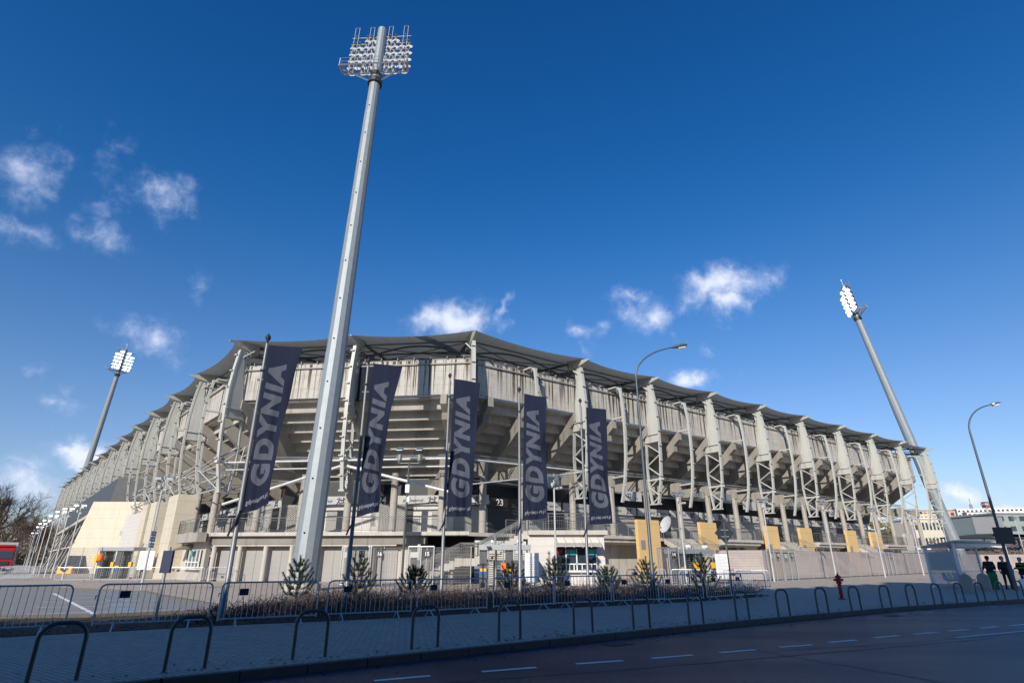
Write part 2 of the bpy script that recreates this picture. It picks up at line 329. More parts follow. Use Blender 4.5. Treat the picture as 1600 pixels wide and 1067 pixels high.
def dup(root,loc,rz,label,ch=None):
    r=root.copy(); COL.objects.link(r); r.location=loc; r.rotation_euler=(0,0,rz)
    if label: r['label']=label
    for c in (ch if ch is not None else kids(root)):
        d=c.copy(); COL.objects.link(d); d.parent=r
        for g in kids(c):
            e=g.copy(); COL.objects.link(e); e.parent=d
    return r
def text_mesh(txt,size,depth=.004,bold=.0,shear=0,align='CENTER'):
    c=bpy.data.curves.new('t','FONT'); c.space_character=1.22 if bold>.03 else 1.0; c.body=txt; c.size=size; c.extrude=depth; c.offset=bold*size; c.shear=shear; c.align_x=align; c.align_y='CENTER'; c.resolution_u=4
    o=bpy.data.objects.new('t',c); COL.objects.link(o); dg=bpy.context.evaluated_depsgraph_get(); dg.update()
    me=bpy.data.meshes.new_from_object(o.evaluated_get(dg)); bpy.data.objects.remove(o); bpy.data.curves.remove(c); return me
def put_text(name,txt,size,m,parent,center,right,up,bold=.0,shear=0,depth=.006):
    me=text_mesh(txt,size,depth,bold,shear); right=Vector(right).normalized(); up=Vector(up).normalized(); nrm=right.cross(up); c=Vector(center)
    l=Vector(parent.location) if (parent is not None and parent.get('_w')) else Vector((0,0,0))
    for v in me.vertices: v.co=c+right*v.co.x+up*v.co.y+nrm*v.co.z-l
    me.materials.clear(); me.materials.append(m); o=bpy.data.objects.new(name,me); COL.objects.link(o)
    if parent is not None: o.parent=parent
    return o
# ------------------------------------------------------------------ stadium frame: tip line of the roof beaks, d = metres inward
C0=Vector((-25.34,47.29)); C2=Vector((-3.02,44.86)); AL,AF,AR=R(-48.25),R(-6.21),R(35.45); FL=22.45
H0=(AF-AL)/2; H1=(AR-AF)/2
SEG={'L':(C0,AL),'F':(C0,AF),'R':(C2,AR)}
def P(seg,s,d,z):
    o,a=SEG[seg]; return Vector((o.x+math.cos(a)*s-math.sin(a)*d, o.y+math.sin(a)*s+math.cos(a)*d, z))
def FR(seg): return lambda s,d,z: P(seg,s,d,z)
def send(seg,side,d):
    if seg=='L': return -d*math.tan(H0)
    if seg=='F': return d*math.tan(H0) if side==0 else FL-d*math.tan(H1)
    return d*math.tan(H1)
def mprism(mb,seg,poly,s0=None,s1=None):   # polygon (d,z) run along the facade, mitred at the corners where s is None
    n=len(poly); i=len(mb.v); S0=[s0 if s0 is not None else send(seg,0,d) for d,z in poly]; S1=[s1 if s1 is not None else send(seg,1,d) for d,z in poly]
    for SS in (S0,S1):
        for (d,z),s in zip(poly,SS): mb.v.append(tuple(P(seg,s,d,z)))
    mb.f.append([i+k for k in range(n)][::-1]); mb.f.append([i+n+k for k in range(n)]); mb.mi+=[0,0]
    for k in range(n):
        k2=(k+1)%n; mb.f.append([i+k,i+k2,i+n+k2,i+n+k]); mb.mi.append(0)
        va=poly[k][1]; vb=poly[k2][1]
        if abs(va-vb)<1e-4: va,vb=poly[k][0],poly[k2][0]
        off={'L':-200,'F':0,'R':100}[seg]
        mb.uv[len(mb.f)-1]=[(S0[k]+off,va),(S0[k2]+off,vb),(S1[k2]+off,vb),(S1[k]+off,va)]
LFAR=-150.0; RFAR=90.5
RIBS=[('L',-13.62-11.05*k,0) for k in range(12,-1,-1)]+[('L',0,1),('F',11.25,0),('R',0,2)]+[('R',13.02+10.254*k,0) for k in range(9)]
SECS=[('L',-7.4,0)]+[('L',-13.62-11.05*(k+.5),0) for k in range(12)]+[('R',7.1,0)]+[('R',13.02+10.254*(k+.5),0) for k in range(8)]
def ribframe(seg,s,c):
    if c==1: return C0,AL+H0,1/math.cos(H0)
    if c==2: return C2,AF+H1,1/math.cos(H1)
    q=P(seg,s,0,0); return Vector((q.x,q.y)),SEG[seg][1],1
ST=thing('stadium','grey concrete football stadium ringed by pale curved steel ribs under a grey membrane roof','stadium',(-14,46,0),0,world=True)
def place(o,first,q,a,k=1,nm=None):
    if not first: o=o.copy(); COL.objects.link(o)
    o.location=(q.x-ST.location.x,q.y-ST.location.y,0); o.rotation_euler=(0,0,a); o.scale=(1,k,1) if k!=1 else (1,1,1); o.parent=ST; return o
# --- primary rib (local x along facade, y inward, z up)
OUT=[(1.25,19.45),(.98,17.7),(.82,15.8),(.80,13.8),(.84,11.8),(1.05,9.4),(1.62,6.9)]
INN=[(1.75,19.75),(1.9,17.2),(2.32,14.6),(2.62,13.1),(2.78,10.6),(2.70,8.8),(2.48,6.95)]
def interp(L,z):
    L=sorted(L,key=lambda p:p[1])
    if z<=L[0][1]: return L[0][0]
    for a,b in zip(L,L[1:]):
        if z<=b[1]: t=(z-a[1])/(b[1]-a[1]); return a[0]+(b[0]-a[0])*t
    return L[-1][0]
def rib_meshes():
    m=MB(); zs=[13.1,14.2,15.4,16.6,17.8,18.8,19.4]
    for a,b in zip(zs,zs[1:]):       # hollow plate box
        oa,ob,ia,ib=interp(OUT,a),interp(OUT,b),interp(INN,a),interp(INN,b)
        m.prism([(oa,a),(ia,a),(ib,b),(ob,b)],-.11,.11)
    for z in (13.95,13.15):           # stiffening flanges low on the plate
        m.box(-.24,.24,interp(OUT,z)-.02,interp(INN,z)+.05,z,z+.07)
    zo=[19.45,18.6,17.7,16.8,15.8,14.8,13.8,12.8,11.8,10.6,9.4,8.1,6.9]
    m2=[(interp(OUT,z),z) for z in zo]
    for (a,za),(b,zb) in zip(m2,m2[1:]): m.prism([(a-.08,za),(a+.1,za),(b+.1,zb),(b-.08,zb)],-.15,.15)
    zi=[13.1,12.2,11.4,10.6,9.7,8.8,7.9,6.95]
    for za,zb in zip(zi,zi[1:]):
        a,b=interp(INN,za),interp(INN,zb); m.prism([(a-.08,za),(a+.08,za),(b+.08,zb),(b-.08,zb)],-.12,.12)
    m.path([(0.0,interp(INN,z)+.16,z) for z in (19.3,17.5,15.5,13.2)],.05,5)   # drain pipe down the back
    zz=[13.1,11.9,10.8,9.6,8.6,7.7,6.95]; side=1
    for k in range(len(zz)-1):
        A=OUT if side else INN; B=INN if side else OUT
        m.tube((0,interp(B,zz[k]),zz[k]),(0,interp(A,zz[k+1]),zz[k+1]),.075,6); side^=1
    m.box(-.24,.24,1.45,2.65,6.84,6.96)
    z=18.9
    while z>7.3: m.box(-.28,.05,interp(OUT,z)-.24,interp(OUT,z)-.09,z,z+.09); z-=1.55
    m.tube((0,2.5,13.9),(0,3.6,13.9),.08,6)
    rib=m.build('rib',steel)
    m=MB()                             # beak carrying the membrane edge
    m.hexa([(-.1,1.0,19.72),(.1,1.0,19.72),(.2,3.0,19.35),(-.2,3.0,19.35)],[(-.2,1.0,20.14),(.2,1.0,20.14),(.34,3.0,20.46),(-.34,3.0,20.46)])
    m.hexa([(-.05,.0,19.93),(.05,.0,19.93),(.1,1.0,19.72),(-.1,1.0,19.72)],[(-.08,0,20.0),(.08,0,20.0),(.2,1.0,20.14),(-.2,1.0,20.14)])
    m.tube((0,2.0,19.6),(0,2.0,18.4),.09); 
    for s in (-1,1): m.tube((.0,1.4,18.6),(s*.5,2.4,19.6),.07,5)
    beak=m.build('roof_beak',steel)
    m=MB()                             # roof girder running inward
    up=[(0,y,20.2+(y-2.3)*.11) for y in (2.3,6,10,14,19)]; lo=[(0,y,19.2+(y-2.3)*.16) for y in (2.3,6,10,14,19)]
    m.path(up,.13,6); m.path(lo,.16,6)
    for k in range(4): m.tube(lo[k],up[k+1],.07,5); m.tube(up[k+1],lo[k+1],.06,5)
    for s in (-1,1): m.tube((0,2.6,18.5),(s*2.4,8,20.4),.09,5)
    gir=m.build('roof_girder',mat('girder_steel',(.16,.155,.14),.5,0,.06))
    m=MB()                             # radial strut from the rib back into the stand
    m.tube((0,1.0,9.35),(0,8.5,9.15),.11,8); m.box(-.16,.16,.85,1.12,9.25,9.45)
    strut=m.build('radial_strut',steelw)
    return rib,beak,gir,strut
rib,beak,gir,strut=rib_meshes()
for i,(seg,s,c) in enumerate(RIBS):
    q,a,k=ribframe(seg,s,c)
    for o in (rib,beak,gir,strut): place(o,i==0,q,a,1.0)
def sec_mesh():
    m=MB(); pts=[(1.08,18.05),(.92,17.0),(.82,16.0),(.79,14.8),(.79,13.6),(.83,12.4),(.90,11.2),(1.03,10.1),(1.2,9.0),(1.45,7.9),(1.78,6.8)]
    for (a,za),(b,zb) in zip(pts,pts[1:]): m.prism([(a-.11,za),(a+.11,za),(b+.11,zb),(b-.11,zb)],-.13,.13)
    m.box(-.14,.14,.95,2.3,18.0,18.16); m.box(-.45,.45,1.3,2.3,18.17,18.3); m.box(-.1,.1,.8,2.4,15.0,15.14); m.tube((0,1.0,9.25),(0,8.5,9.1),.1,8)
    z=17.3
    while z>7.3: m.box(-.05,.24,interp(pts,z)-.22,interp(pts,z)-.1,z,z+.08); z-=1.5
    return m.build('secondary_rib',steel)
sec=sec_mesh()
for i,(seg,s,c) in enumerate(SECS): q,a,k=ribframe(seg,s,c); place(sec,i==0,q,a)
# --- raker beams, columns
m=MB()
m.prism([(2.2,15.0),(2.15,14.15),(2.95,13.55),(2.95,12.95),(15.5,4.85),(15.5,6.35),(2.55,14.85)],-.28,.28)
m.prism([(2.85,9.5),(2.85,8.35),(3.7,8.25),(9.5,8.75),(9.5,9.3),(3.2,9.5)],-.25,.25)
raker=m.build('raker_beam',mat('raker_concrete',(.27,.25,.215),.85,0,.16,.8,.25,8,zs=.3,dirt=.6))  # plain concrete darkened, shade under the stand put into its colour
m=MB(); m.lathe([(.3,3.6),(.3,8.45)],14,(0,3.25,0)); m.lathe([(.325,6.0),(.325,6.12)],14,(0,3.25,0)); m.lathe([(.33,4.55),(.33,4.6)],14,(0,3.25,0)); 
column=m.build('column',conc,smooth=True)
PL=[('L',s,c) for g,s,c in RIBS+SECS if g=='L' and c==0]+[('F',3.3,0),('F',7.2,0),('F',11.25,0),('F',15.2,0),('F',19.3,0)]+[('R',3.0,0)]+[('R',s,c) for g,s,c in RIBS+SECS if g=='R' and c==0 and s<92]
for i,(seg,s,c) in enumerate(PL):
    q,a,k=ribframe(seg,s,0)
    if seg!='F' or s in (3.3,11.25,19.3): 
        o=place(raker,i==0,q,a)
    o=place(column,i==0,q,a)
for c_ in (1,2):
    q,a,k=ribframe('',0,c_); place(raker,False,q,a)
# --- parapet walls
for seg,s0,s1 in (('L',LFAR,None),('F',None,None),('R',None,RFAR)):
    m=MB(); mprism(m,seg,[(2.3,15.0),(2.62,15.0),(2.62,18.2),(2.3,18.2)],s0,s1); m.build('parapet_wall','stained_concrete',ST)
    m=MB(); mprism(m,seg,[(2.14,17.74),(2.26,17.74),(2.26,17.84),(2.14,17.84)],s0,s1)
    mprism(m,seg,[(2.27,18.21),(2.65,18.21),(2.65,18.27),(2.27,18.27)],s0,s1)
    a=s0 if s0 is not None else send(seg,0,2.3); b=s1 if s1 is not None else send(seg,1,2.3); x=a+.6
    while x<b: m.box(x-.04,x+.04,2.05,2.3,18.28,18.4,FR(seg)); m.box(x-.03,x+.03,2.2,2.3,17.7,17.75,FR(seg)); x+=1.5
    m.build('wall_pipe',mat('wall_pipe_grey',(.24,.235,.22),.6),ST)
m=MB(); m.box(11.5,12.75,2.16,2.29,14.7,18.0,FR('F')); m.box(11.4,12.85,2.1,2.29,14.62,14.72,FR('F')); m.build('dark_wall_panel',mat('dark_panel',(.018,.02,.028),.9,0,.1,1,spec=.1),ST)  # thin dark slab with a lower lip, set on the parapet
# --- seating tiers seen from below
for seg,s0,s1 in (('L',LFAR,None),('F',None,None),('R',None,RFAR-.6)):
    m=MB()
    for k in range(12):
        z=14.98-.68*k; d=2.64+1.05*k
        if k==0: d=2.63
        e=s1 if s1 is None else s1-max(0,(k-3))*.55
        mprism(m,seg,[(d,z-.17),(d+.98,z-.17),(d+.98,z),(d,z)],s0,e)
        mprism(m,seg,[(d+.83,z-.98),(d+1.05,z-.98),(d+1.05,z-.02),(d+.985,z-.02),(d+.985,z-.175),(d+.83,z-.175)],s0,e)
    m.build('seating_tier',concl,ST)
# --- concourse back wall, sign boards, dark void above it
DW={'L':9.2,'F':8.2,'R':8.6}
def zdeck(seg): return 3.66
for seg,s0,s1 in (('L',LFAR,None),('F',None,None),('R',None,86)):
    d=8.6
    m=MB(); mprism(m,seg,[(d,3.6),(d+.3,3.6),(d+.3,6.35),(d,6.35)],s0,s1); m.build('concourse_wall','shaded_cladding' if seg!='F' else 'white_cladding',ST)
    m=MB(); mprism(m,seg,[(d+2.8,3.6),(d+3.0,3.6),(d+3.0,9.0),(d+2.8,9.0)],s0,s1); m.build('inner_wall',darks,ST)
# openings in the wall (dark shutters and doors), sign boards in bays
def board(seg,s,w,dark,txts,z0=6.3,z1=7.15,d=8.35,first=[0]):
    m=MB(); m.box(s,s+w,d,d+.12,z0,z1,FR(seg)); b=m.build('sign_board',blackb if dark else whiteb,ST)
    a=SEG[seg][1]; rt=(math.cos(a),math.sin(a),0)
    for (t,u,sz,mt) in txts:
        l=Vector(P(seg,s+u,d-.02,(z0+z1)/2)); o=put_text('board_lettering',t,sz,mt,ST,l,rt,(0,0,1),.012,depth=.004); o.parent=b; o.matrix_parent_inverse=Matrix.Identity(4)
    return b
def athlete(seg,s,d,z,h,kind):
    m=MB(); f=lambda x,y: P(seg,s+x*h,d,z+y*h)
    if kind==0: L=[((-.3,.0),(-.1,.35)),((-.1,.35),(.05,.62)),((.0,.35),(.3,.1)),((.05,.62),(-.3,.8)),((.05,.62),(.35,.75)),((-.1,.35),(.0,.35))]
    else: L=[((.3,.0),(.1,.3)),((.1,.3),(-.05,.6)),((.05,.3),(-.35,.25)),((-.05,.6),(.25,.85)),((-.05,.6),(-.35,.55))]
    for a,b in L: m.tube(f(*a),f(*b),.07*h,5,.045*h)
    c=f(.0,.82); m.tube(c,c+Vector((0,0,.14*h)),.08*h,8); return m
for k,(seg,s0,n,st,w) in enumerate((('F',5.2,4,4.35,4.2),('R',5.0,14,5.6,5.3),('L',-60,9,6.2,5.9))):
    for j in range(n):
        s=s0+j*st
        if seg=='F' and j==1: b=board(seg,s,w,True,[('24',2.9,.85,white),('SEK',1.5,.35,white)]); continue
        if seg=='R' and j==0: b=board(seg,s,w,True,[('23',3.2,.85,white),('SEK',1.8,.35,white)]); continue
        b=board(seg,s,w,False,[('gdyniasport.pl',w*.36,.34,navy)]+([('gdyniasport.pl',w*.82,.2,navy)] if j%3==1 else []))
        am=MB()
        for q in range(2):
            a_=athlete(seg,s+w*.74+q*.42 if j%3!=1 else s+w*.62,8.32,6.38,.68,q); 
            i=len(am.v); am.v+=a_.v; am.f+=[[x+i for x in f] for f in a_.f]; am.mi+=a_.mi
            if j%3==1: break
        o=am.build('athlete_pictogram',navy,ST); o.parent=b
for seg,lst in (('F',[(3.6,6.2,'grille'),(12.2,15.4,'grille'),(7.2,9.0,'w'),(17.2,18.6,'w')]),('L',[(-7.5,-1.2,'grille'),(-20,-15,'d'),(-31,-26,'d'),(-42,-38,'d')]),('R',[(7,11,'d'),(14.2,16.4,'d'),(22,24,'w'),(27,33,'d'),(40,43,'d'),(47,49,'w'),(53,57,'d'),(64,68,'d'),(73,77,'d')])):
    for a,b,kd in lst:
        m=MB()
        if kd=='grille': m.quad([P(seg,a,6.4,3.66),P(seg,b,6.4,3.66),P(seg,b,6.4,6.25),P(seg,a,6.4,6.25)],[(a,0),(b,0),(b,2.6),(a,2.6)]); m.build('lattice_gate','lattice_grille',ST); m=MB(); m.box(a,b,8.5,8.58,3.67,6.2,FR(seg)); m.build('doorway',darks,ST)
        elif kd=='d': m.box(a,b,8.5,8.58,3.67,6.28,FR(seg)); m.build('doorway',darks,ST)
        else: m.box(a,b,8.5,8.58,3.67,5.9,FR(seg)); m.build('door','grey_shutter',ST)
# hanging sector panel over the right concourse
def hung(seg,s,d,z,txt):
    m=MB(); m.box(s,s+1.7,d,d+.06,z,z+.95,FR(seg)); m.box(s+1.85,s+2.75,d,d+.06,z,z+.95,FR(seg)); b=m.build('sector_panel',whiteb,ST)
    a=SEG[seg][1]; rt=(math.cos(a),math.sin(a),0); o=put_text('panel_number',txt,.62,darks,ST,P(seg,s+.9,d-.02,z+.5),rt,(0,0,1),.01); o.parent=b
hung('R',20.2,3.6,7.25,'22'); hung('R',40.9,3.6,7.3,'21'); hung('R',61.4,3.6,7.3,'20')
# service pipes and ducts under the stand
for seg,s0,s1 in (('F',1.5,21),('R',1.5,86),('L',-100,-1.5)):
    m=MB()
    for j,(d,z) in enumerate(((3.6,9.75),(3.75,10.0),(4.9,8.1))):
        m.path([P(seg,s,d+.12*math.sin(s*.7+j),z+.05*math.sin(s*.31+j)) for s in [s0+(s1-s0)*t/24 for t in range(25)]],.07,5)
    m.build('service_pipe',duct,ST)
for seg,s,w in (('R',32.5,2.6),('R',36.8,2.0),('R',52.3,2.4),('R',66,2.4),('R',9.6,2.0),('L',-12,2.4),('L',-22,2.2)):
    m=MB(); m.box(s,s+w,3.4,4.4,8.1,8.9,FR(seg)); m.box(s+w*.2,s+w*.8,3.3,3.4,8.2,8.8,FR(seg)); m.box(s-.8,s,3.6,4.2,8.25,8.7,FR(seg)); m.build('air_duct',duct,ST)
# --- safety netting hung in front of the stand
m=MB()
for seg,a,b in (('F',.9,21.4),('R',1.0,12.6)):
    m.quad([P(seg,a,2.15,7.4),P(seg,b,2.15,7.4),P(seg,b,2.22,15.0),P(seg,a,2.22,15.0)],[(a,7.4),(b,7.4),(b,15),(a,15)])
m.build('safety_net','safety_netting',ST)
# front bay cross bracing tubes
m=MB()
m.tube(P('F',.6,1.6,9.35),P('F',21.8,1.6,9.35),.08); m.tube(P('F',.6,1.75,8.75),P('F',21.8,1.75,8.75),.055)
m.tube(P('F',1,1.7,5.9),P('F',11.0,1.6,8.9),.12); m.tube(P('F',11.4,1.6,8.9),P('F',21.4,1.7,6.4),.12)
m.tube(P('F',11.2,1.7,9.8),P('F',11.2,3.3,9.6),.1); m.tube(P('R',.4,1.4,7.2),P('R',12.8,1.5,9.2),.06); m.tube(P('R',.4,1.4,9.2),P('R',12.8,1.5,9.3),.08)
for k in range(2,22,3): m.tube(P('F',k,1.6,9.35),P('F',k,1.9,10.7),.025,4)
m.build('cross_brace',steelw,ST)
m=MB()   # tie tubes and diagonals between the ribs of the left side
for k in range(10):
    s=-13.62-11.05*k if k else -13.62; s2=s+11.05 if k else -.3
    for z in (7.3,8.3,9.35): m.tube(P('L',s,1.7,z),P('L',s2,1.7,z),.06,5)
    m.tube(P('L',s,1.5,6.9),P('L',(s+s2)/2,1.2,9.3),.05,5); m.tube(P('L',s2,1.5,6.9),P('L',(s+s2)/2,1.2,9.3),.05,5)
    for t in (.25,.75): m.tube(P('L',s+(s2-s)*t,1.7,9.35),P('L',s+(s2-s)*t,4.5,11.8),.05,5)
m.build('tie_bar',steel,ST)
# --- roof membrane bays
def edge(seg,s,c,d):
    if c: q,a,k=ribframe(seg,s,c); return Vector((q.x-math.sin(a)*d*k,q.y+math.cos(a)*d*k))
    p=P(seg,s,d,0); return Vector((p.x,p.y))
for i in range(len(RIBS)-1):
    A,B=RIBS[i],RIBS[i+1]; L_=(edge(*A,0)-edge(*B,0)).length
    if B[0]=='F' or A[0]=='F' or A[2] or B[2]: pass
    m=MB(); NU,NV=14,9; G=[]
    for u in range(NU+1):
        t=u/NU; sg=4*t*(1-t); d0=.7+.5*sg; row=[]
        for v in range(NV+1):
            w=v/NV; d=d0+(20-d0)*w
            q=edge(*A,d).lerp(edge(*B,d),t)
            z=20.16+.11*(d)-.20*sg*(1-.4*w)+.55*math.sin(math.pi*min(1,w*1.15))*(sg**.8)*.5
            row.append((q.x,q.y,z))
        G.append(row)
    for u in range(NU):
        for v in range(NV):
            m.quad([G[u][v],G[u+1][v],G[u+1][v+1],G[u][v+1]],[(u*L_/NU,v*2.1),((u+1)*L_/NU,v*2.1),((u+1)*L_/NU,(v+1)*2.1),(u*L_/NU,(v+1)*2.1)])
    o=m.build('roof_membrane','roof_membrane_fabric',ST,smooth=True)
    m=MB(); m.path([Vector(G[u][0])+Vector((0,0,.03)) for u in range(NU+1)],.075,6); m.build('membrane_edge_cable',steelw,o).parent=o
    m=MB()
    for dd in (4.2,9.5):
        pts=[]
        for u in range(13):
            t=u/12; q=edge(*A,dd).lerp(edge(*B,dd),t); zb=20.0+.11*dd-1.15+1.0*math.sin(math.pi*t); pts.append((q.x,q.y,zb))
        m.path(pts,.09,6)
    for dd in (2.8,6.6,12.5):
        a=edge(*A,dd); b=edge(*B,dd); m.tube((a.x,a.y,19.75+.11*dd),(b.x,b.y,19.75+.11*dd),.08,5)
    for (p1,p2) in ((2.8,9.0),(9.0,2.8),(9.0,15)):
        a=edge(*A,p1); b=edge(*B,p2); m.tube((a.x,a.y,19.7+.11*p1),(b.x,b.y,19.7+.11*p2),.05,4)
    m.build('roof_arch',MATS['girder_steel'],ST)
# ------------------------------------------------------------------ concourse deck, balconies, railings
def railing(mb,pts,h=1.1,step=.14,zr=None):
    for a,b in zip(pts,pts[1:]):
        a=Vector(a); b=Vector(b); L=(b-a).length; n=max(1,round(L/1.5)); up=Vector((0,0,1))
        mb.tube(a+up*h,b+up*h,.03,5); mb.tube(a+up*(h-.18),b+up*(h-.18),.014,4); mb.tube(a+up*.12,b+up*.12,.016,4)
        for k in range(n+1): p=a.lerp(b,k/n); mb.tube(p,p+up*h,.026,4)
        k=step
        while k<L: p=a.lerp(b,k/L); mb.tube(p+up*.12,p+up*(h-.18),.009,3,cap=False); k+=step
DZ=3.66
m=MB(); mprism(m,'F',[(1.1,3.38),(11.5,3.38),(11.5,DZ),(1.1,DZ)],None,None); mprism(m,'R',[(2.6,3.38),(11.5,3.38),(11.5,DZ),(2.6,DZ)],None,88); mprism(m,'L',[(1.1,3.38),(11.5,3.38),(11.5,DZ),(1.1,DZ)],-48,None)
m.build('concourse_deck',concl,ST)
m=MB(); mprism(m,'L',[(.4,2.95),(1.09,2.95),(1.09,3.67),(.4,3.67)],-7.2,-.1); m.build('deck_fascia',conc,ST)
m=MB(); mprism(m,'F',[(1.5,2.75),(2.3,2.75),(2.3,3.37),(1.5,3.37)],.7,18.5); m.build('edge_beam',concd,ST)
for a,b in ((9.0,20.6),(32.6,40.9),(52.2,60.4),(71.3,79.2)):
    m=MB(); f=FR('R'); m.hexa([f(a,.9,3.40),f(b-1.2,.9,3.40),f(b,2.59,3.40),f(a,2.59,3.40)],[f(a,.9,DZ+.02),f(b-1.2,.9,DZ+.02),f(b,2.59,DZ+.02),f(a,2.59,DZ+.02)])
    m.hexa([f(a,1.1,3.1),f(b-1.5,1.1,3.1),f(b-.2,2.58,2.9),f(a,2.58,2.9)],[f(a,1.1,3.39),f(b-1.5,1.1,3.39),f(b-.2,2.58,3.39),f(a,2.58,3.39)])
    m.build('balcony',concl,ST)
    r=MB(); railing(r,[P('R',a+.1,2.5,DZ),P('R',a+.1,1.0,DZ),P('R',b-1.3,1.0,DZ),P('R',b-.1,2.5,DZ)]); r.build('railing',railm,ST)
r=MB(); railing(r,[P('F',.9,1.2,DZ),P('F',19.6,1.2,DZ)]); r.build('railing',railm,ST)
r=MB(); railing(r,[P('L',-7.2,1.0,DZ),P('L',-6.8,.5,DZ),P('L',-.5,.5,DZ)]); r.build('railing',railm,ST)
r=MB(); railing(r,[P('L',-16.5,1.2,DZ),P('L',-12,1.2,DZ)]); r.build('railing',railm,ST)
for a,b in ((5.0,9.0),(20.8,24.5),(29.2,32.5),(41.0,44.0),(49.2,52),(60.5,63.5),(67.9,71.2),(79.3,87)):
    r=MB(); railing(r,[P('R',a,2.7,DZ),P('R',b,2.7,DZ)]); r.build('railing',railm,ST)
# ------------------------------------------------------------------ ground floor walls
m=MB(); mprism(m,'F',[(2.3,0),(2.7,0),(2.7,3.37),(2.3,3.37)],None,17.6); m.build('ground_floor_wall','pale_block',ST)
m=MB(); m.box(17.6,22,3.6,4,0,3.37,FR('F')); m.build('dark_recess',black,ST)  # black sheet stands in for the shadow under the deck
m=MB(); mprism(m,'R',[(3.6,0),(3.9,0),(3.9,3.37),(3.6,3.37)],8,90); m.build('ground_floor_wall',conc,ST)
m=MB(); mprism(m,'L',[(1.35,0),(1.75,0),(1.75,3.37),(1.35,3.37)],-60,None); m.build('ground_floor_wall','pale_block',ST)
f=FR('R')
for a,b in ((33.6,38.5),(53.2,58),(72.2,78),(21,22)):
    m=MB(); m.box(a,b,3.5,3.59,.9 if a<70 else 1.2,3.0,f); m.build('dark_opening',black,ST)  # black sheets stand in for unlit depth below the balconies
for a,b in ((14.8,21.0),(38.8,41.2),(58.6,60.6),(30,32.4),(50,52)):    # return walls catching the diagonal shade
    m=MB(); m.box(a,b,2.75,3.1,0,3.08,f); m.build('return_wall',concl,ST)
m=MB(); m.box(8.8,14.7,2.9,3.0,0,2.95,f); m.build('underpass_opening',black,ST)  # black sheet in place of the passage's unlit inside
m=MB(); m.box(8.9,14.7,1.3,1.5,2.45,3.35,f); b_=m.build('lintel_beam',concd,ST)
m=MB(); m.box(8.5,12.0,1.18,1.29,2.5,3.3,f); b_=m.build('blue_banner',navy,ST); b_['label']='blue banner with yellow capitals above the dark underpass'
o=put_text('banner_lettering','ME',.95,mat('gold_lettering',(.62,.46,.05),.5,0,.02),ST,P('R',10.2,1.15,2.86),(math.cos(AR),math.sin(AR),0),(0,0,1),.03); o.parent=b_
# shutters with round columns between them (front left ground floor)
f=FR('F')
for j,a in enumerate((1.0,3.2,5.4,7.6,9.8,12.0,14.2)):
    m=MB(); m.box(a+.3,a+1.95,2.2,2.29,0,2.6,f); m.box(a+1.08,a+1.14,2.17,2.2,0,2.6,f); o=m.build('shutter_door','grey_shutter',ST)
    m=MB(); q=P('F',a,1.75,0); m.lathe([(.2,0),(.2,2.74)],12,tuple(q)); m.build('ground_column',concl,ST,smooth=True)
m=MB(); mprism(m,'F',[(1.55,2.62),(2.28,2.62),(2.28,2.74),(1.55,2.74)],.9,16.2); m.build('door_canopy',concl,ST)
# left ticket office windows
f=FR('L')
m=MB(); m.box(-5.3,-1.3,1.22,1.34,1.0,2.35,f); wn=m.build('ticket_window','dark_glass',ST)
m=MB()
for s in (-5.3,-4.5,-3.4,-2.3,-1.3): m.box(s-.04,s+.04,1.12,1.21,1.0,2.35,f)
m.box(-5.34,-1.26,1.12,1.21,1.38,1.46,f); m.box(-5.5,-1.1,.95,1.34,.86,.97,f); o=m.build('window_frame',white,ST); o.parent=wn; 
m=MB(); m.box(-3.9,-3.3,1.08,1.11,1.9,2.28,f); o=m.build('window_sticker',cyan,ST); o.parent=wn
m=MB(); m.box(-3.75,-3.45,1.06,1.08,1.96,2.2,f); o=m.build('sticker_mark',lgreen,ST); o.parent=wn
m=MB(); m.hexa([f(-6.3,-.1,2.3),f(-4.6,-.1,2.3),f(-4.6,1.3,2.55),f(-6.3,1.3,2.55)],[f(-6.3,-.1,2.36),f(-4.6,-.1,2.36),f(-4.6,1.3,2.85),f(-6.3,1.3,2.85)]); m.build('window_awning',concd,ST)
# cladding slabs of the left side
for a,b,d,z in ((-11.2,-7.6,.1,7.2),(-17.2,-14.6,-.2,7.0),(-21.2,-18.6,-.2,7.0)):
    m=MB(); m.box(a,b,d,d+1.6,0,z,f); m.build('cladding_slab','cream_cladding',ST)
m=MB(); m.box(-34,-21.3,.4,.8,0,6.6,f); m.build('side_wall','white_cladding',ST)
m=MB(); m.box(-14.5,-11.3,.9,1.2,0,3.3,f); m.build('side_wall','pale_block',ST)
r=MB(); railing(r,[P('L',-18.5,.2,1.9),P('L',-14.6,.2,3.6)]); r.build('railing',railm,ST)
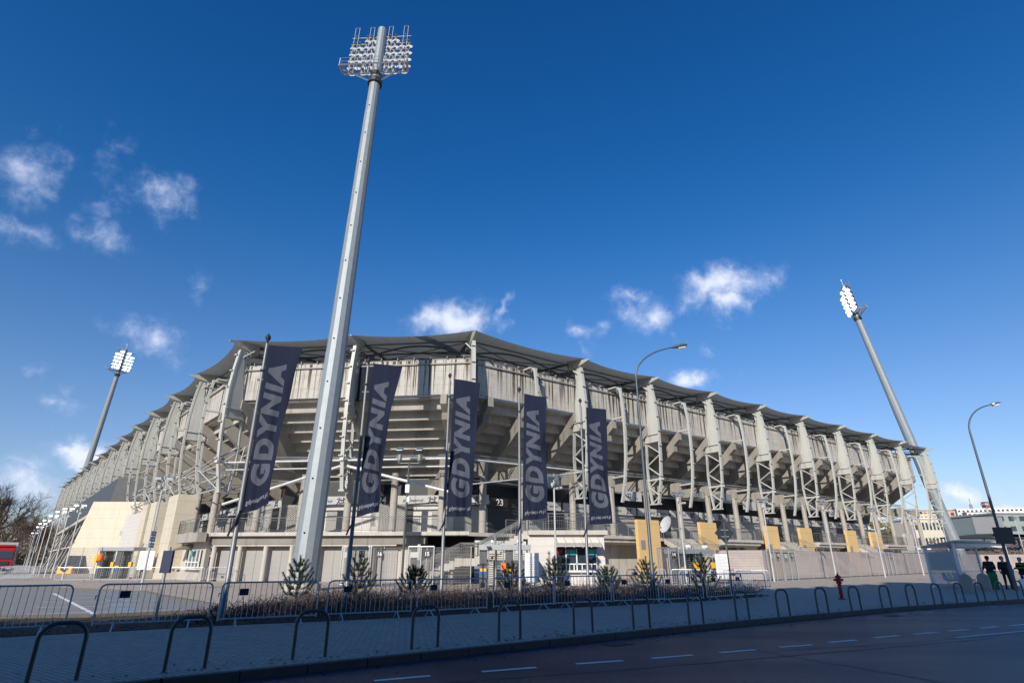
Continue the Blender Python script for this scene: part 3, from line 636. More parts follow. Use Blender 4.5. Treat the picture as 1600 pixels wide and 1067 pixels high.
# big cream wing beside the turnstiles, glazing receding behind it
def wq(x,y,z): return Vector((x,y,z))
wing=[(-57.3,77.2),(-44.0,77.2),(-40.5,82),(-74,113),(-86,116.5),(-84.5,108)]
m=MB(); n=2
m.quad([(-57.3,77.2,0),(-44,77.2,0),(-44,77.2,8.75),(-55.2,77.2,8.75)],[(0,0),(13.3,0),(13.3,8.7),(2.1,8.7)])
m.quad([(-57.3,77.2,0),(-55.2,77.2,8.75),(-54.9,77.9,8.75),(-57.0,77.9,0)],[(0,0),(0,8.7),(.7,8.7),(.7,0)]); m.quad([(-55.2,77.2,8.75),(-44,77.2,8.75),(-44,77.9,8.75),(-54.9,77.9,8.75)],[(0,0),(11,0),(11,.7),(0,.7)])
m.quad([(-57.0,77.9,0),(-54.9,77.9,8.75),(-44,77.9,8.75),(-44,77.9,0)],[(0,0),(2,8.7),(13,8.7),(13,0)]); m.quad([(-44,77.2,0),(-44,77.9,0),(-44,77.9,8.75),(-44,77.2,8.75)],[(0,0),(.7,0),(.7,8.7),(0,8.7)])
o=m.build('entrance_wing','cream_cladding',ST); o['label']='large cream clad wing wall with slanted edge'
m=MB()
for k in range(9):
    a=Vector((-56.6,78.2)).lerp(Vector((-98,127)),k/9); b=Vector((-56.6,78.2)).lerp(Vector((-98,127)),(k+1)/9); l=.0
    m.quad([(a.x,a.y,0),(a.x+1.9,a.y+.6,7.2-.1*k),(b.x+1.9,b.y+.6,7.1-.1*k),(b.x,b.y,0)],[(k*6,0),(k*6,7),(k*6+6,7),(k*6+6,0)])
gw=m.build('glass_facade','dark_glass',ST)
m=MB()
for k in range(10):
    a=Vector((-56.9,77.9)).lerp(Vector((-98.3,127)),k/9); m.tube((a.x-.05,a.y,0),(a.x+1.85,a.y+.5,7.2-.1*k),.07,5)
m.path([(-56.6+1.3,78.3,7.5),(-98+1.4,127,6.6)],.35,4); m.path([(-56.6+.4,78.3,3.4),(-98+.4,127,3.2)],.14,4); o=m.build('facade_mullion',concl,ST); o.parent=gw
m=MB(); a=Vector((-54.0,78.3)); b=Vector((-96,127))
m.hexa([(a.x,a.y,7.3),(b.x,b.y,6.6),(b.x+3,b.y+3,6.6),(a.x+4,a.y+1,7.3)],[(a.x+.6,a.y,12.0),(b.x+.6,b.y,11.6),(b.x+3.6,b.y+3,11.6),(a.x+4.4,a.y+1,12.0)]); m.build('louvred_upper_wall',mat('louvre_grey',(.07,.073,.078),.5,.2,.15,1.5),ST)
m=MB(); m.box(-50.4,-49.8,76.6,77.19,4.5,5.1); m.build('wall_lamp',duct,ST)
# yellow slabs and stairs of the right side
f=FR('R')
for j,(a,b) in enumerate(((18.2,21.2),(29.3,32.1),(41.5,44.1),(49.0,51.8),(60.8,63.5),(67.8,70.6),(79,81.6))):
    m=MB(); d=1.5 if j else .1; m.box(a,b,d,d+.35,0,5.35 if j else 5.15,f); o=m.build('yellow_slab' if j<6 else 'grey_slab','yellow_cladding' if j<6 else 'pale_block',ST)
    if j<6:
        m=MB(); m.box(a+.25,a+.85,d-.03,d-.001,2.5,3.3,f); o2=m.build('info_plate',greyb,ST); o2.parent=o
def steps(mb,fr,a0,a1,b0,b1,z0,z1,n,alongx=True):   # n steps from (a0,z0) rising to (a1,z1); width b0..b1
    for k in range(n):
        p=a0+(a1-a0)*k/n; q=a0+(a1-a0)*(k+1)/n; zt=z0+(z1-z0)*(k+1)/n; zb=max(0,zt-.55)
        x0,x1=min(p,q),max(p,q)
        if alongx: mb.box(x0,x1,b0,b1,zb,zt,fr)
        else: mb.box(b0,b1,x0,x1,zb,zt,fr)
for a in (24.6,44.4,63.8):
    m=MB(); steps(m,f,-.8,2.55,a,a+4.2,2.0,3.6,10,False); m.box(a,a+4.2,-2.6,-.81,1.8,1.98,f); steps(m,f,a+8.0,a+4.21,-2.6,-.9,0,1.98,12,True)
    m.box(a,a+.25,-2.5,2.5,0,1.79,f); m.box(a+3.9,a+4.15,-.9,2.5,0,1.79,f)
    m.build('staircase',concl,ST)
    r=MB(); railing(r,[P('R',a-.05,-2.6,2.0),P('R',a-.05,-.8,2.0),P('R',a-.05,2.5,3.6)],.95,.2); railing(r,[P('R',a,-2.65,2.0),P('R',a+4.2,-2.65,2.0),P('R',a+8,-2.65,.05)],.95,.25); railing(r,[P('R',a+4.2,-.85,2.0),P('R',a+8,-.85,.05)],.95,.3); railing(r,[P('R',a+4.25,-.8,2.0),P('R',a+4.25,2.5,3.6)],.95,.2)
    r.build('stair_railing',railm,ST)
# central stair and ticket office (world axes)
m=MB(); steps(m,None,-7.2,-3.6,41.9,46.4,0,1.7,10); m.box(-3.6,-2.4,41.9,46.4,1.2,1.7); steps(m,None,-2.4,1.1,41.9,46.4,1.7,3.5,11); m.box(-1.6,-1.3,42.2,46.2,0,1.6); m.box(-4.4,-4.1,42.2,46.2,0,.8)
m.build('central_staircase',concl,ST)
for y in (41.95,43.4,44.9,46.3):
    r=MB(); railing(r,[(-7.2,y,.1),(-3.6,y,1.75),(-2.4,y,1.75),(1.1,y,3.55)],.95,.2); r.build('stair_railing',railm,ST)
m=MB(); m.box(1.1,6.35,41.3,45.2,0,3.2); ofc=m.build('ticket_office','white_cladding',ST)
m=MB(); m.box(1.12,6.6,41.0,47.6,3.21,3.5); o=m.build('office_roof',concl,ST); o.parent=ofc
m=MB(); m.box(2.95,5.75,41.21,41.29,.95,2.3); wn=m.build('office_window','dark_glass',ST); wn.parent=ofc
m=MB()
for x in (2.95,3.68,4.4,5.1,5.75): m.box(x-.035,x+.035,41.12,41.2,.95,2.3)
m.box(2.9,5.8,41.12,41.2,1.3,1.37); m.box(2.8,5.9,41.0,41.29,.82,.94)
for x in (3.3,3.9,4.2,4.75,5.4): m.box(x-.03,x+.03,41.14,41.2,.95,1.3)
o=m.build('office_window_frame',white,ST); o.parent=ofc
for x,mt,mk in ((3.75,cyan,lgreen),(5.15,cyan,lgreen),(3.1,red,blue)):
    m=MB(); w=.62 if mk!=blue else .4; m.box(x,x+w,41.08,41.11,1.9 if mk!=blue else 2.0,2.28); o=m.build('window_sticker',mt,ST); o.parent=ofc
    m=MB(); m.box(x+.18,x+w-.18,41.06,41.079,2.0,2.2); o=m.build('sticker_mark',mk,ST); o.parent=ofc
m=MB(); m.box(2.9,5.8,41.05,41.2,2.31,2.5); o=m.build('window_lintel',navy,ST); o.parent=ofc
m=MB(); m.hexa([(2.9,40.2,2.42),(6.1,40.2,2.42),(6.1,41.29,2.62),(2.9,41.29,2.62)],[(2.9,40.2,2.48),(6.1,40.2,2.48),(6.1,41.29,2.7),(2.9,41.29,2.7)])
for k in range(6): x=3.0+.58*k; m.tube((x,41.29,3.05),(x+.1,40.5,2.6),.018,4); m.box(x-.03,x+.03,40.15,40.25,2.36,2.55)
o=m.build('office_awning',concl,ST); o.parent=ofc
r=MB(); railing(r,[(1.2,41.1,3.5),(6.5,41.1,3.5),(6.5,46.5,3.5)]); o=r.build('office_railing',railm,ST); o.parent=ofc
# ------------------------------------------------------------------ ground
KERB=[(-60,-32.5),(-30,-9.6),(-5,9.3),(0,12.95),(3.2,15.3),(7.4,18.2),(14,22.5),(21.6,26.6),(40,35.3),(80,52),(160,84)]
def offp(poly,d):
    out=[]
    for i,p in enumerate(poly):
        a=Vector(poly[max(i-1,0)]); b=Vector(poly[min(i+1,len(poly)-1)]); t=(b-a).normalized(); out.append((p[0]-t.y*d,p[1]+t.x*d))
    return out
def sheet(name,poly,z,m):
    me=bpy.data.meshes.new(name); bm=bmesh.new(); vs=[bm.verts.new((x,y,z)) for x,y in poly]; fc=bm.faces.new(vs); bmesh.ops.triangulate(bm,faces=[fc]); bmesh.ops.recalc_face_normals(bm,faces=bm.faces)
    for q in bm.faces:
        if q.normal.z<0: q.normal_flip()
    bm.to_mesh(me); bm.free(); me.materials.append(MATS[m] if isinstance(m,str) else m); o=bpy.data.objects.new(name,me); COL.objects.link(o); return struct(o)
def grid_ground():
    m=MB(); X=[-4000,-1500,-600,-200,-60,60,200,600,1500,4000]; Y=[-2000,-400,-60,60,250,700,2000,6000]
    for i in range(len(X)-1):
        for j in range(len(Y)-1): m.quad([(X[i],Y[j],-.16),(X[i+1],Y[j],-.16),(X[i+1],Y[j+1],-.16),(X[i],Y[j+1],-.16)])
    return struct(m.build('ground','earth_ground'))
grid_ground()
rd=[(x,y) for x,y in offp(KERB,-.0)]; rd2=offp(KERB,-9.6)
sheet('road',rd+rd2[::-1],-.12,'asphalt')
pv=offp(KERB,.155)
sheet('plaza',pv+[(150,190),(-170,210),(-170,-40),(-75,-40)],0.0,'paving_blocks')
fr_=offp(KERB,-9.6); sheet('near_pavement',fr_+offp(KERB,-40)[::-1],0.0,'paving_blocks')
def kerb(poly,d0,d1):
    m=MB(); A=offp(poly,d0); B=offp(poly,d1)
    for k in range(len(poly)-1):
        a0,a1,b0,b1=Vector(A[k]),Vector(A[k+1]),Vector(B[k]),Vector(B[k+1]); n=max(1,round((a1-a0).length))
        if n>30: n=6
        for j in range(n):
            t0=(j+.006)/n; t1=(j+.994)/n; p=[a0.lerp(a1,t0),a0.lerp(a1,t1),b0.lerp(b1,t1),b0.lerp(b1,t0)]
            m.hexa([(q.x,q.y,-.2) for q in p],[(q.x,q.y,.012) for q in p])
    return struct(m.build('kerb',kerbm,bevel=.012))
kerb(KERB,0,.15); kerb(KERB,-9.75,-9.6)
DASH=[((-7.3,7.3),(-6.4,7.7)),((-5.5,8.3),(-4.7,8.85)),((-3.9,9.1),(-3.0,9.6)),((-2.1,9.9),(-1.3,10.3)),((-.5,10.65),(.42,11.05)),((1.14,11.4),(2.03,11.75)),((2.61,12.0),(3.51,12.4)),((4.14,12.7),(5.0,13.1)),((5.64,13.45),(6.5,13.8)),((7.07,14.2),(7.91,14.58)),((8.58,15.0),(9.41,15.4)),((9.98,15.7),(10.8,16.07)),((11.32,16.35),(12.1,16.72)),((12.6,16.97),(13.4,17.37)),((13.9,17.6),(14.7,18.0)),((15.2,18.25),(16,18.65)),((16.6,18.9),(17.4,19.3)),((18,19.6),(18.8,20)),((19.4,20.3),(20.2,20.7)),((20.8,21),(21.6,21.4))]
m=MB()
for a,b in DASH:
    a=Vector(a); b=Vector(b); t=(b-a).normalized(); n=Vector((-t.y,t.x))*.06
    m.quad([(a.x-n.x,a.y-n.y,-.116),(b.x-n.x,b.y-n.y,-.116),(b.x+n.x,b.y+n.y,-.116),(a.x+n.x,a.y+n.y,-.116)])
for (x0,y0,x1,y1,w) in ((10.5,15.0,30,24.6,.04),(9,9.6,30,20.5,.07),(4,5.2,26,15.2,.07)):
    a=Vector((x0,y0)); b=Vector((x1,y1)); t=(b-a).normalized(); n=Vector((-t.y,t.x))*w; m.quad([(a.x-n.x,a.y-n.y,-.116),(b.x-n.x,b.y-n.y,-.116),(b.x+n.x,b.y+n.y,-.116),(a.x+n.x,a.y+n.y,-.116)])
struct(m.build('road_markings','road_paint'))
def seam(pts,w):
    m=MB(); rn=random.Random(2); P2=[]
    for a,b in zip(pts,pts[1:]):
        for k in range(12): q=Vector(a).lerp(Vector(b),k/12); P2.append(q+Vector((rn.gauss(0,.015),rn.gauss(0,.015))))
    for a,b in zip(P2,P2[1:]):
        t=(b-a).normalized(); n=Vector((-t.y,t.x))*w*rn.uniform(.6,1.3); m.quad([(a.x-n.x,a.y-n.y,-.117),(b.x-n.x,b.y-n.y,-.117),(b.x+n.x,b.y+n.y,-.117),(a.x+n.x,a.y+n.y,-.117)])
    return m
for k,(pts,w,c) in enumerate((([(4.9,13.4),(5.3,12.3),(6.4,10.0),(7.5,7.5)],.03,(.12,.12,.12)),([(5.2,12.9),(9,14.2),(13,16),(22,20.6)],.02,(.10,.10,.10)),([(-6,6.5),(-1,9.7),(4,11.7),(12,15.2)],.02,(.018,.018,.02)),([(9.2,8.5),(12,11.2),(20,15.5)],.06,(.30,.30,.30)))):
    struct(seam(pts,w).build('road_seam',mat('seam_tone_'+'abcd'[k],c,.7,0,.2,6)))
strip=[(-24,4.5),(-11.5,13.9),(-7.4,16.5),(-5.1,17.6),(-2.8,18.9),(-.6,20.5),(1.5,22.0),(3.7,23.2),(6,24.5),(8.2,26.0),(12.2,29.2),(12.8,32.6),(9,32.8),(4.5,30.6),(-.5,27.9),(-4.0,26.8),(-7.5,26.4),(-9.8,24.6),(-10.0,22.4),(-9.6,20.3),(-12.4,18.6),(-14.8,18.1),(-27,9)]
sheet('planting_strip',strip,.012,'strip_soil')
park=[(-12.6,18.9),(-9.9,20.5),(-10.9,23),(-15.6,28),(-19,32),(-23.5,34.5),(-36,41),(-44,38),(-30,20),(-22,13.4),(-14.8,18.4)]
sheet('parking_bay',park,.008,mat('parking_asphalt',(.23,.225,.215),.85,0,.12,1.5,.2,60))
m=MB()
def stripe(a,b,w,z=.014):
    a=Vector(a); b=Vector(b); t=(b-a).normalized(); n=Vector((-t.y,t.x))*w; m.quad([(a.x-n.x,a.y-n.y,z),(b.x-n.x,b.y-n.y,z),(b.x+n.x,b.y+n.y,z),(a.x+n.x,a.y+n.y,z)])
stripe((-23.3,31.4),(-13.0,19.5),.07)
for k in range(5):
    p=Vector((-11.6,21.2)).lerp(Vector((-18.6,31.6)),k/4); stripe((p.x,p.y),(p.x-3.6,p.y-1.6),.05)
struct(m.build('parking_lines','road_paint'))
m=MB()
for k in range(5):
    p=Vector((-13.4,21.6)).lerp(Vector((-19.8,30.8)),k/4)
    m.lathe([(.5,.013),(.48,.014)],14,(p.x,p.y,0)); m.lathe([(.22,.018),(.2,.0185)],8,(p.x+.9,p.y+.35,0)); m.quad([(p.x-1.2,p.y-.5,.016),(p.x-.4,p.y-.2,.016),(p.x-.45,p.y-.05,.016),(p.x-1.25,p.y-.35,.016)])
struct(m.build('disabled_bay_marks','blue_paint'))
def edging(pts,name='edging_kerb'):
    m=MB()
    for a,b in zip(pts,pts[1:]):
        a=Vector(a); b=Vector(b); t=(b-a).normalized(); n=Vector((-t.y,t.x))*.06; m.hexa([(a.x-n.x,a.y-n.y,-.1),(b.x-n.x,b.y-n.y,-.1),(b.x+n.x,b.y+n.y,-.1),(a.x+n.x,a.y+n.y,-.1)],[(a.x-n.x,a.y-n.y,.09),(b.x-n.x,b.y-n.y,.09),(b.x+n.x,b.y+n.y,.09),(a.x+n.x,a.y+n.y,.09)])
    return struct(m.build(name,kerbm))
edging([(-9.9,20.45),(-10.9,22.95),(-15.6,28.05),(-19,32.05),(-23.5,34.55),(-36,41)])
edging([(-27,9),(-14.8,18.15),(-12.4,18.65),(-9.9,20.35)])
# ------------------------------------------------------------------ fence, gates, turnstiles
mat('wire_grey',(.20,.20,.20),.6,.2,.05)
def fence(name,label,pts,h=2.4,spacing=2.6,screen='screen_mesh',cat='fence',wires=11):
    o=pts[0]; T=thing(name,label,cat,(o[0],o[1],0),world=True)
    for a,b in zip(pts,pts[1:]):
        a=Vector((*a,0)); b=Vector((*b,0)); L=(b-a).length; n=max(1,round(L/spacing))
        for k in range(n):
            p=a.lerp(b,k/n); q=a.lerp(b,(k+1)/n)
            m=MB(); m.tube(p,p+Vector((0,0,h)),.035,6); m.build('post',galv,T)
            m=MB(); m.quad([p+Vector((0,0,.08)),q+Vector((0,0,.08)),q+Vector((0,0,h-.05)),p+Vector((0,0,h-.05))],[(L*k/n,0),(L*(k+1)/n,0),(L*(k+1)/n,h),(L*k/n,h)])
            pn=m.build('mesh_panel',screen,T)
            m=MB(); dd=(q-p).normalized(); nn=Vector((-dd.y,dd.x,0))*-.02
            for j in range(wires+1): z=.1+(h-.17)*j/wires; m.tube(p+nn+Vector((0,0,z)),q+nn+Vector((0,0,z)),.006,3,cap=False)
            x=.2
            while x<(q-p).length: c=p+dd*x+nn; m.tube(c+Vector((0,0,.08)),c+Vector((0,0,h-.05)),.005,3,cap=False); x+=.2
            w=m.build('panel_wires',MATS['wire_grey'],T); w.parent=pn; 
    m=MB(); q=Vector((*pts[-1],0)); m.tube(q,q+Vector((0,0,h)),.035,6); m.build('post',galv,T)
    return T
def gate(T,a,b,num,h=2.4,plates=1,dark=False,screen='thin_mesh'):
    a=Vector((*a,0)); b=Vector((*b,0)); d=(b-a).normalized(); n=Vector((d.y,-d.x,0))*.07; up=Vector((0,0,1))
    m=MB()
    for p in (a,b,a.lerp(b,.5)): m.tube(p+n,p+n+up*h,.05,6)
    m.tube(a+n+up*h,b+n+up*h,.045,6); m.tube(a+n+up*.12,b+n+up*.12,.035,6); g=m.build('gate',darks if dark else galv,T)
    m=MB(); m.quad([a+n+up*.1,b+n+up*.1,b+n+up*h,a+n+up*h],[(0,0),(2,0),(2,h),(0,h)]); o=m.build('gate_mesh',screen,T); o.parent=g
    c=a.lerp(b,.74)+n*1.6+up*1.95; m=MB(); m.quad([c-d*.2-up*.2,c+d*.2-up*.2,c+d*.2+up*.2,c-d*.2+up*.2]); m.quad([c-d*.2-up*.2-n*.1,c-d*.2+up*.2-n*.1,c+d*.2+up*.2-n*.1,c+d*.2-up*.2-n*.1]); o=m.build('number_plate',darks,T); o.parent=g
    o2=put_text('gate_number',num,.34,white,T,c+n*.2,d,up,.02,depth=.003); o2.parent=g
    if plates>1:
        c=a.lerp(b,.25)+n*1.6+up*1.9; m=MB(); m.quad([c-d*.28-up*.17,c+d*.28-up*.17,c+d*.28+up*.17,c-d*.28+up*.17]); o=m.build('notice_plate',whiteb,T); o.parent=g
fr=FR('R')
fA=fence('mesh_fence','wire mesh fence with a pale screen, in front of the central staircase foot',[(-11.3,40.2),(-2.6,38.4)],screen='thin_mesh')
gate(fA,(-11.2,39.9),(-9.3,39.5),'17',plates=2); gate(fA,(-9.1,39.46),(-8.4,39.3),'16',dark=True); gate(fA,(-6.7,39.2),(-5.0,38.85),'15',plates=2)
R_=lambda s,d:(P('R',s,d,0).x,P('R',s,d,0).y)
fB=fence('mesh_fence','long wire mesh fence with a pinkish see-through screen on the right of the stadium',[R_(19.5,-7.2),R_(22,-9.8),R_(36,-8.8),R_(60,-6.3),R_(88,-4.6)])
gate(fB,R_(22.2,-9.95),R_(24.6,-9.8),'13',plates=2); gate(fB,R_(24.8,-9.8),R_(27.0,-9.65),'12',plates=2); gate(fB,R_(49,-7.6),R_(51.6,-7.35),'11'); gate(fB,R_(73,-5.7),R_(75.5,-5.5),'10'); gate(fB,R_(75.7,-5.5),R_(78,-5.3),'9')
fC=fence('mesh_fence','short wire mesh fence with gate 14 beside the yellow slab carrying the dish',[(10.4,43.2),(12.1,44.0)],screen='thin_mesh')
gate(fC,(10.4,43.0),(12.0,43.7),'14')
fD=fence('mesh_fence','far wire mesh fence running behind the bus shelter',[R_(88,-4.6),(92,74),(118,84),(140,92)],spacing=4,wires=6)
fE=fence('mesh_fence','low grey screen wall left of the turnstile by the cream wing',[(-43,58.5),(-38.8,56.5)],h=2.7,spacing=2.1,screen='thin_mesh')
def turnstile(label,a,b,h=2.45,units=2,panel=yellow,cream=True,cams=True):
    a=Vector((*a,0)); b=Vector((*b,0)); L=(b-a).length; an=math.atan2((b-a).y,(b-a).x)
    T=thing('turnstile_gate',label,'turnstile',(a.x,a.y,0),an)
    m=MB(); m.box(0,L,-.15,1.3,h-.32,h); m.build('canopy',galv,T)
    w=L/units
    for u in range(units):
        x=u*w; m=MB(); m.box(x+.05,x+w*.32,0,1.1,0,h-.33); c=m.build('cabinet',mat('cabinet_grey',(.10,.105,.11),.4,.2,.2,3),T)
        m=MB(); m.box(x+.1,x+w*.32-.05,-.02,-.001,.75,.93); o=m.build('blue_sticker',blue,T); o.parent=c
        m=MB(); m.box(x+.1,x+w*.32-.05,-.02,-.001,.931,1.1); o=m.build('yellow_sticker',yellow,T); o.parent=c
        m=MB(); cx=x+w*.66
        m.tube((cx,.5,0),(cx,.5,h-.33),.06,6)
        for j in range(14):
            z=.25+j*.13
            for q in range(3): aa=q*2.09+.5; m.tube((cx,.5,z),(cx+.62*w*.45*math.cos(aa),.5+.45*math.sin(aa),z),.022,4)
        for q in (.38,.95): 
            m.tube((x+w*q,.0,0),(x+w*q,.0,h-.33),.03,5)
            for j in range(14): m.tube((x+w*q,.0,.25+j*.13),(x+w*(q+(.12 if q<.5 else -.1)),.1,.25+j*.13),.018,4)
        m.build('rotor',galv,T)
        m=MB(); m.box(x+w*.86,x+w*.86+.3,-.12,.1,1.0,1.42); m.build('card_reader',panel,T)
        if cams:
            m=MB(); m.box(x+w*.5-.07,x+w*.5+.07,-.3,.12,h+.12,h+.28); m.tube((x+w*.5,0,h),(x+w*.5,0,h+.15),.03,5); m.build('camera',white,T)
    return T
turnstile('turnstile with grey cabinets between the stair foot and the ticket office',(-2.1,38.2),(1.2,38.3),2.5,panel=orange)
turnstile('turnstile with yellow card readers under a steel canopy, right of the dish',(12.2,44.2),(15.5,46.6),2.35)
turnstile('turnstile with dark cabinets before the cream wing wall',(-38.6,56.4),(-34.8,55.6),2.7,cams=False)
turnstile('distant two lane turnstile behind the long screened fence, beside the grey slab',R_(62.5,-5.4),R_(70.5,-4.9),2.75)
T=thing('notice_board','tall white notice sheet standing right of the central turnstile','notice board',(1.3,37.6,0)); m=MB(); m.box(-.5,.35,-.02,.02,.3,2.0); m.build('sheet',white,T); m=MB(); m.tube((-.5,.04,0),(-.5,.04,2.0),.025,5); m.build('leg',galv,T); m=MB(); m.tube((.35,.04,0),(.35,.04,2.0),.025,5); m.build('leg',galv,T)
for z in [1.7-.09*k for k in range(12)]: pass
m=MB()
for k in range(12): m.box(-.42,.27-.1*(k%3),-.026,-.021,1.75-.1*k,1.765-.1*k)
m.build('printed_lines',greyb,T)
T=thing('notice_board','white printed notice sheet beside the diamond sign, right of the turnstile','notice board',(15.4,44.3,0),.3); m=MB(); m.box(-.6,.5,-.02,.02,.35,2.0); m.build('sheet',white,T)
for x in (-.6,.5): m=MB(); m.tube((x,.04,0),(x,.04,2.0),.025,5); m.build('leg',galv,T)
m=MB()
for k in range(12): m.box(-.5,.4-.1*(k%3),-.026,-.021,1.75-.1*k,1.765-.1*k)
m.build('printed_lines',greyb,T)
T=thing('container_board','white sheet board leaning beside the left turnstile','notice board',(-33.9,55.2,0)); m=MB(); m.box(-.1,1.25,-.05,.05,.75,2.35); m.build('sheet',white,T); m=MB(); m.tube((0,0.1,0),(0,.1,2.4),.04,5); m.build('leg',galv,T)
# ------------------------------------------------------------------ floodlight masts
def mast(label,base,top,r0,r1,sc,face,lit,group,joints=True):
    base=Vector(base); top=Vector(top); T=thing('floodlight_mast',label,'floodlight mast',tuple(base),0,group,world=True)
    ax=(top-base).normalized(); L=(top-base).length
    m=MB(); K=[0,.31,.55,.78,1.0]
    rr=lambda t:r0+(r1-r0)*t
    tips=base+ax*(L)
    m2=MB(); u=ax.orthogonal().normalized(); 
    fx=Vector(face); fx=(fx-ax*fx.dot(ax)).normalized(); sx=fx.cross(ax)
    n=12; ts=[0]+[k for kk in K[1:-1] for k in (kk,kk+.0004)]+[1.0]; 
    pv=[]
    for idx,t in enumerate(ts):
        r=rr(t)*(1.0 if idx%2==0 else .965); ring=[]
        for k in range(n): a=2*math.pi*(k+.5)/n; ring.append(base+ax*L*t+(sx*math.cos(a)+fx*math.sin(a))*rr(t)*(1.03 if idx in (1,3,5) else 1.0))
        pv.append(ring)
    for A,B in zip(pv,pv[1:]):
        for k in range(n): k2=(k+1)%n; m.quad([A[k],A[k2],B[k2],B[k]])
    m.quad(pv[-1]); m.build('mast_pole',mastm,T)
    m=MB(); z=3.0
    while z<L-8*sc: 
        c=base+ax*z; m.tube(c-fx*(rr(z/L)),c-fx*(rr(z/L)+.05*sc)-sx*.06,.045*sc,5); z+=3.1
    m.build('climbing_peg',darks,T)
    o=top-ax*5.9*sc   # platform level
    l2w=lambda x,y,z: o+sx*x*.9*sc+fx*y*sc+ax*z*.72*sc
    m=MB()
    for y in (-1.2,-.2): m.tube(l2w(-3.2,y,0),l2w(3.2,y,0),.09*sc,4)
    for x in [-3.2+6.4*k/16 for k in range(17)]: m.tube(l2w(x,-1.2,0),l2w(x,-.2,0),.03*sc,4)
    for x in (-3.2,3.2): m.tube(l2w(x,-1.2,0),l2w(x,-.2,0),.08*sc,4); m.tube(l2w(x*.95,-.7,0),l2w(0,0,-1.4),.07*sc,4)
    for x in [-3.2+6.4*k/6 for k in range(7)]: m.tube(l2w(x,-1.2,0),l2w(x,-1.2,1.15),.03*sc,4)
    for z in (.6,1.15): m.tube(l2w(-3.2,-1.2,z),l2w(3.2,-1.2,z),.028*sc,4)
    for s in (-1,1):
        for z in (.6,1.15): m.tube(l2w(s*3.2,-1.2,z),l2w(s*3.2,-.2,z),.028*sc,4)
    m.build('service_platform',galv,T)
    m=MB(); m.tube(l2w(0,0,-1.7),l2w(0,0,-1.0),r1*1.25+.12*sc,12); m.tube(l2w(0,0,-.3),l2w(0,0,.2),r1*1.2,12); m.build('collar',darks,T)
    m=MB(); rows=[2.2,3.4,4.6,5.8,7.0]
    for z in rows: m.tube(l2w(-3.0,.1,z),l2w(3.0,.1,z),.045*sc,5)
    for x in (-2.5,-.95,.95,2.5):
        for s in (-.2,.2): m.tube(l2w(x+s,-.15,-.2),l2w(x+s,-.15,8.5),.028*sc,4)
        m.tube(l2w(x-.2,-.15,8.5),l2w(x+.2,-.15,8.5),.028*sc,4)
        for z in rows: m.tube(l2w(x,-.15,z),l2w(x,.1,z),.04*sc,4)
    m.build('lamp_frame',mat('frame_galv',(.26,.27,.28),.6,.2,.1,5),T)
    # one lamp, copied
    down=(fx*(.82 if lit else .5)-ax*(.57 if lit else .87)).normalized(); first=None
    for ri,z in enumerate(rows+[1.15]):
        xs=[-2.85,-2.15,-1.45,-.8,.8,1.45,2.15,2.85] if ri<4 else ([-1.45,-.8,.8,1.45] if ri==4 else [-2.6,-1.5,-.9,.9,1.6,2.6])
        for x in xs:
            c=l2w(x,.22,z-.05)
            if first is None:
                m=MB(); q=Vector((0,0,0)); dn=down*sc
                m.tube(q-dn*.34,q-dn*.1,.1*sc,8,.16*sc,mi=0); m.tube(q-dn*.1,q+dn*.2,.16*sc,10,.31*sc,mi=1); m.tube(q+dn*.2,q+dn*.24,.31*sc,10,.27*sc,mi=2); m.tube(q-dn*.3,q-fx*.3*sc,.04*sc,4)
                m.box(-.1*sc,.1*sc,-.1*sc,.1*sc,.1*sc,.25*sc)
                first=m.build('floodlight_lamp',[darks,mat('lamp_bowl',(.10,.10,.105),.35,.5,.05),glow if lit else mat('lamp_lens',(.75,.78,.8),.15,0,.02,emit=((.93,.97,1),.5))]); ob=first
            else: ob=first.copy(); COL.objects.link(ob)
            ob.parent=T; ob.location=c-T.location
    m=MB(); m.tube(top,top+ax*1.0*sc,.03*sc,5); m.lathe([(.02,0),(.12*sc,.08*sc),(.14*sc,.2*sc),(.05*sc,.3*sc)],8,tuple(top+ax*1.0*sc)); m.build('aviation_light',white,T) if lit else None
    m=MB(); m.lathe([(r0*1.35,0),(r0*1.35,.35)],16,tuple(base)); m.build('foundation',concl,T)
    return T
gm='floodlight masts around the stadium'
mast('tallest grey floodlight mast in front of the stadium corner, seen from behind its lamps',(-11.8,34.6,0),(-11.9,38.2,47.0),.76,.40,1.0,(0.05,1,0),False,gm)
mast('leaning floodlight mast behind the right end of the stadium',(80.5,108,0),(71.4,109.3,56.6),1.05,.5,1.15,(-.956,.29,0),True,gm)
mast('floodlight mast with glaring white lamps behind the left side of the stadium',(-129.5,172,0),(-119.6,164.2,62.5),1.1,.5,1.2,(.98,-.18,0),True,gm)
# ------------------------------------------------------------------ flagpoles and flags
flagblue=MATS.setdefault('flag_blue',None) or None
def f_flag(col):
    def f(t,b):
        b.inputs['Base Color'].default_value=(*col,1); b.inputs['Roughness'].default_value=.9; b.inputs['Specular IOR Level'].default_value=.15
        tr=N(t,'ShaderNodeBsdfTranslucent'); tr.inputs[0].default_value=(*col,1); ms=N(t,'ShaderNodeMixShader'); ms.inputs[0].default_value=.3
        c=N(t,'ShaderNodeTexCoord'); n=noise(t,c.outputs['Object'],3,5,.6); bp=N(t,'ShaderNodeBump'); bp.inputs['Strength'].default_value=.25; bp.inputs['Distance'].default_value=.05; t.links.new(n.outputs['Fac'],bp.inputs['Height']); t.links.new(bp.outputs[0],b.inputs['Normal'])
        o=t.nodes['Material Output']; t.links.new(b.outputs[0],ms.inputs[1]); t.links.new(tr.outputs[0],ms.inputs[2]); t.links.new(ms.outputs[0],o.inputs[0])
    return f
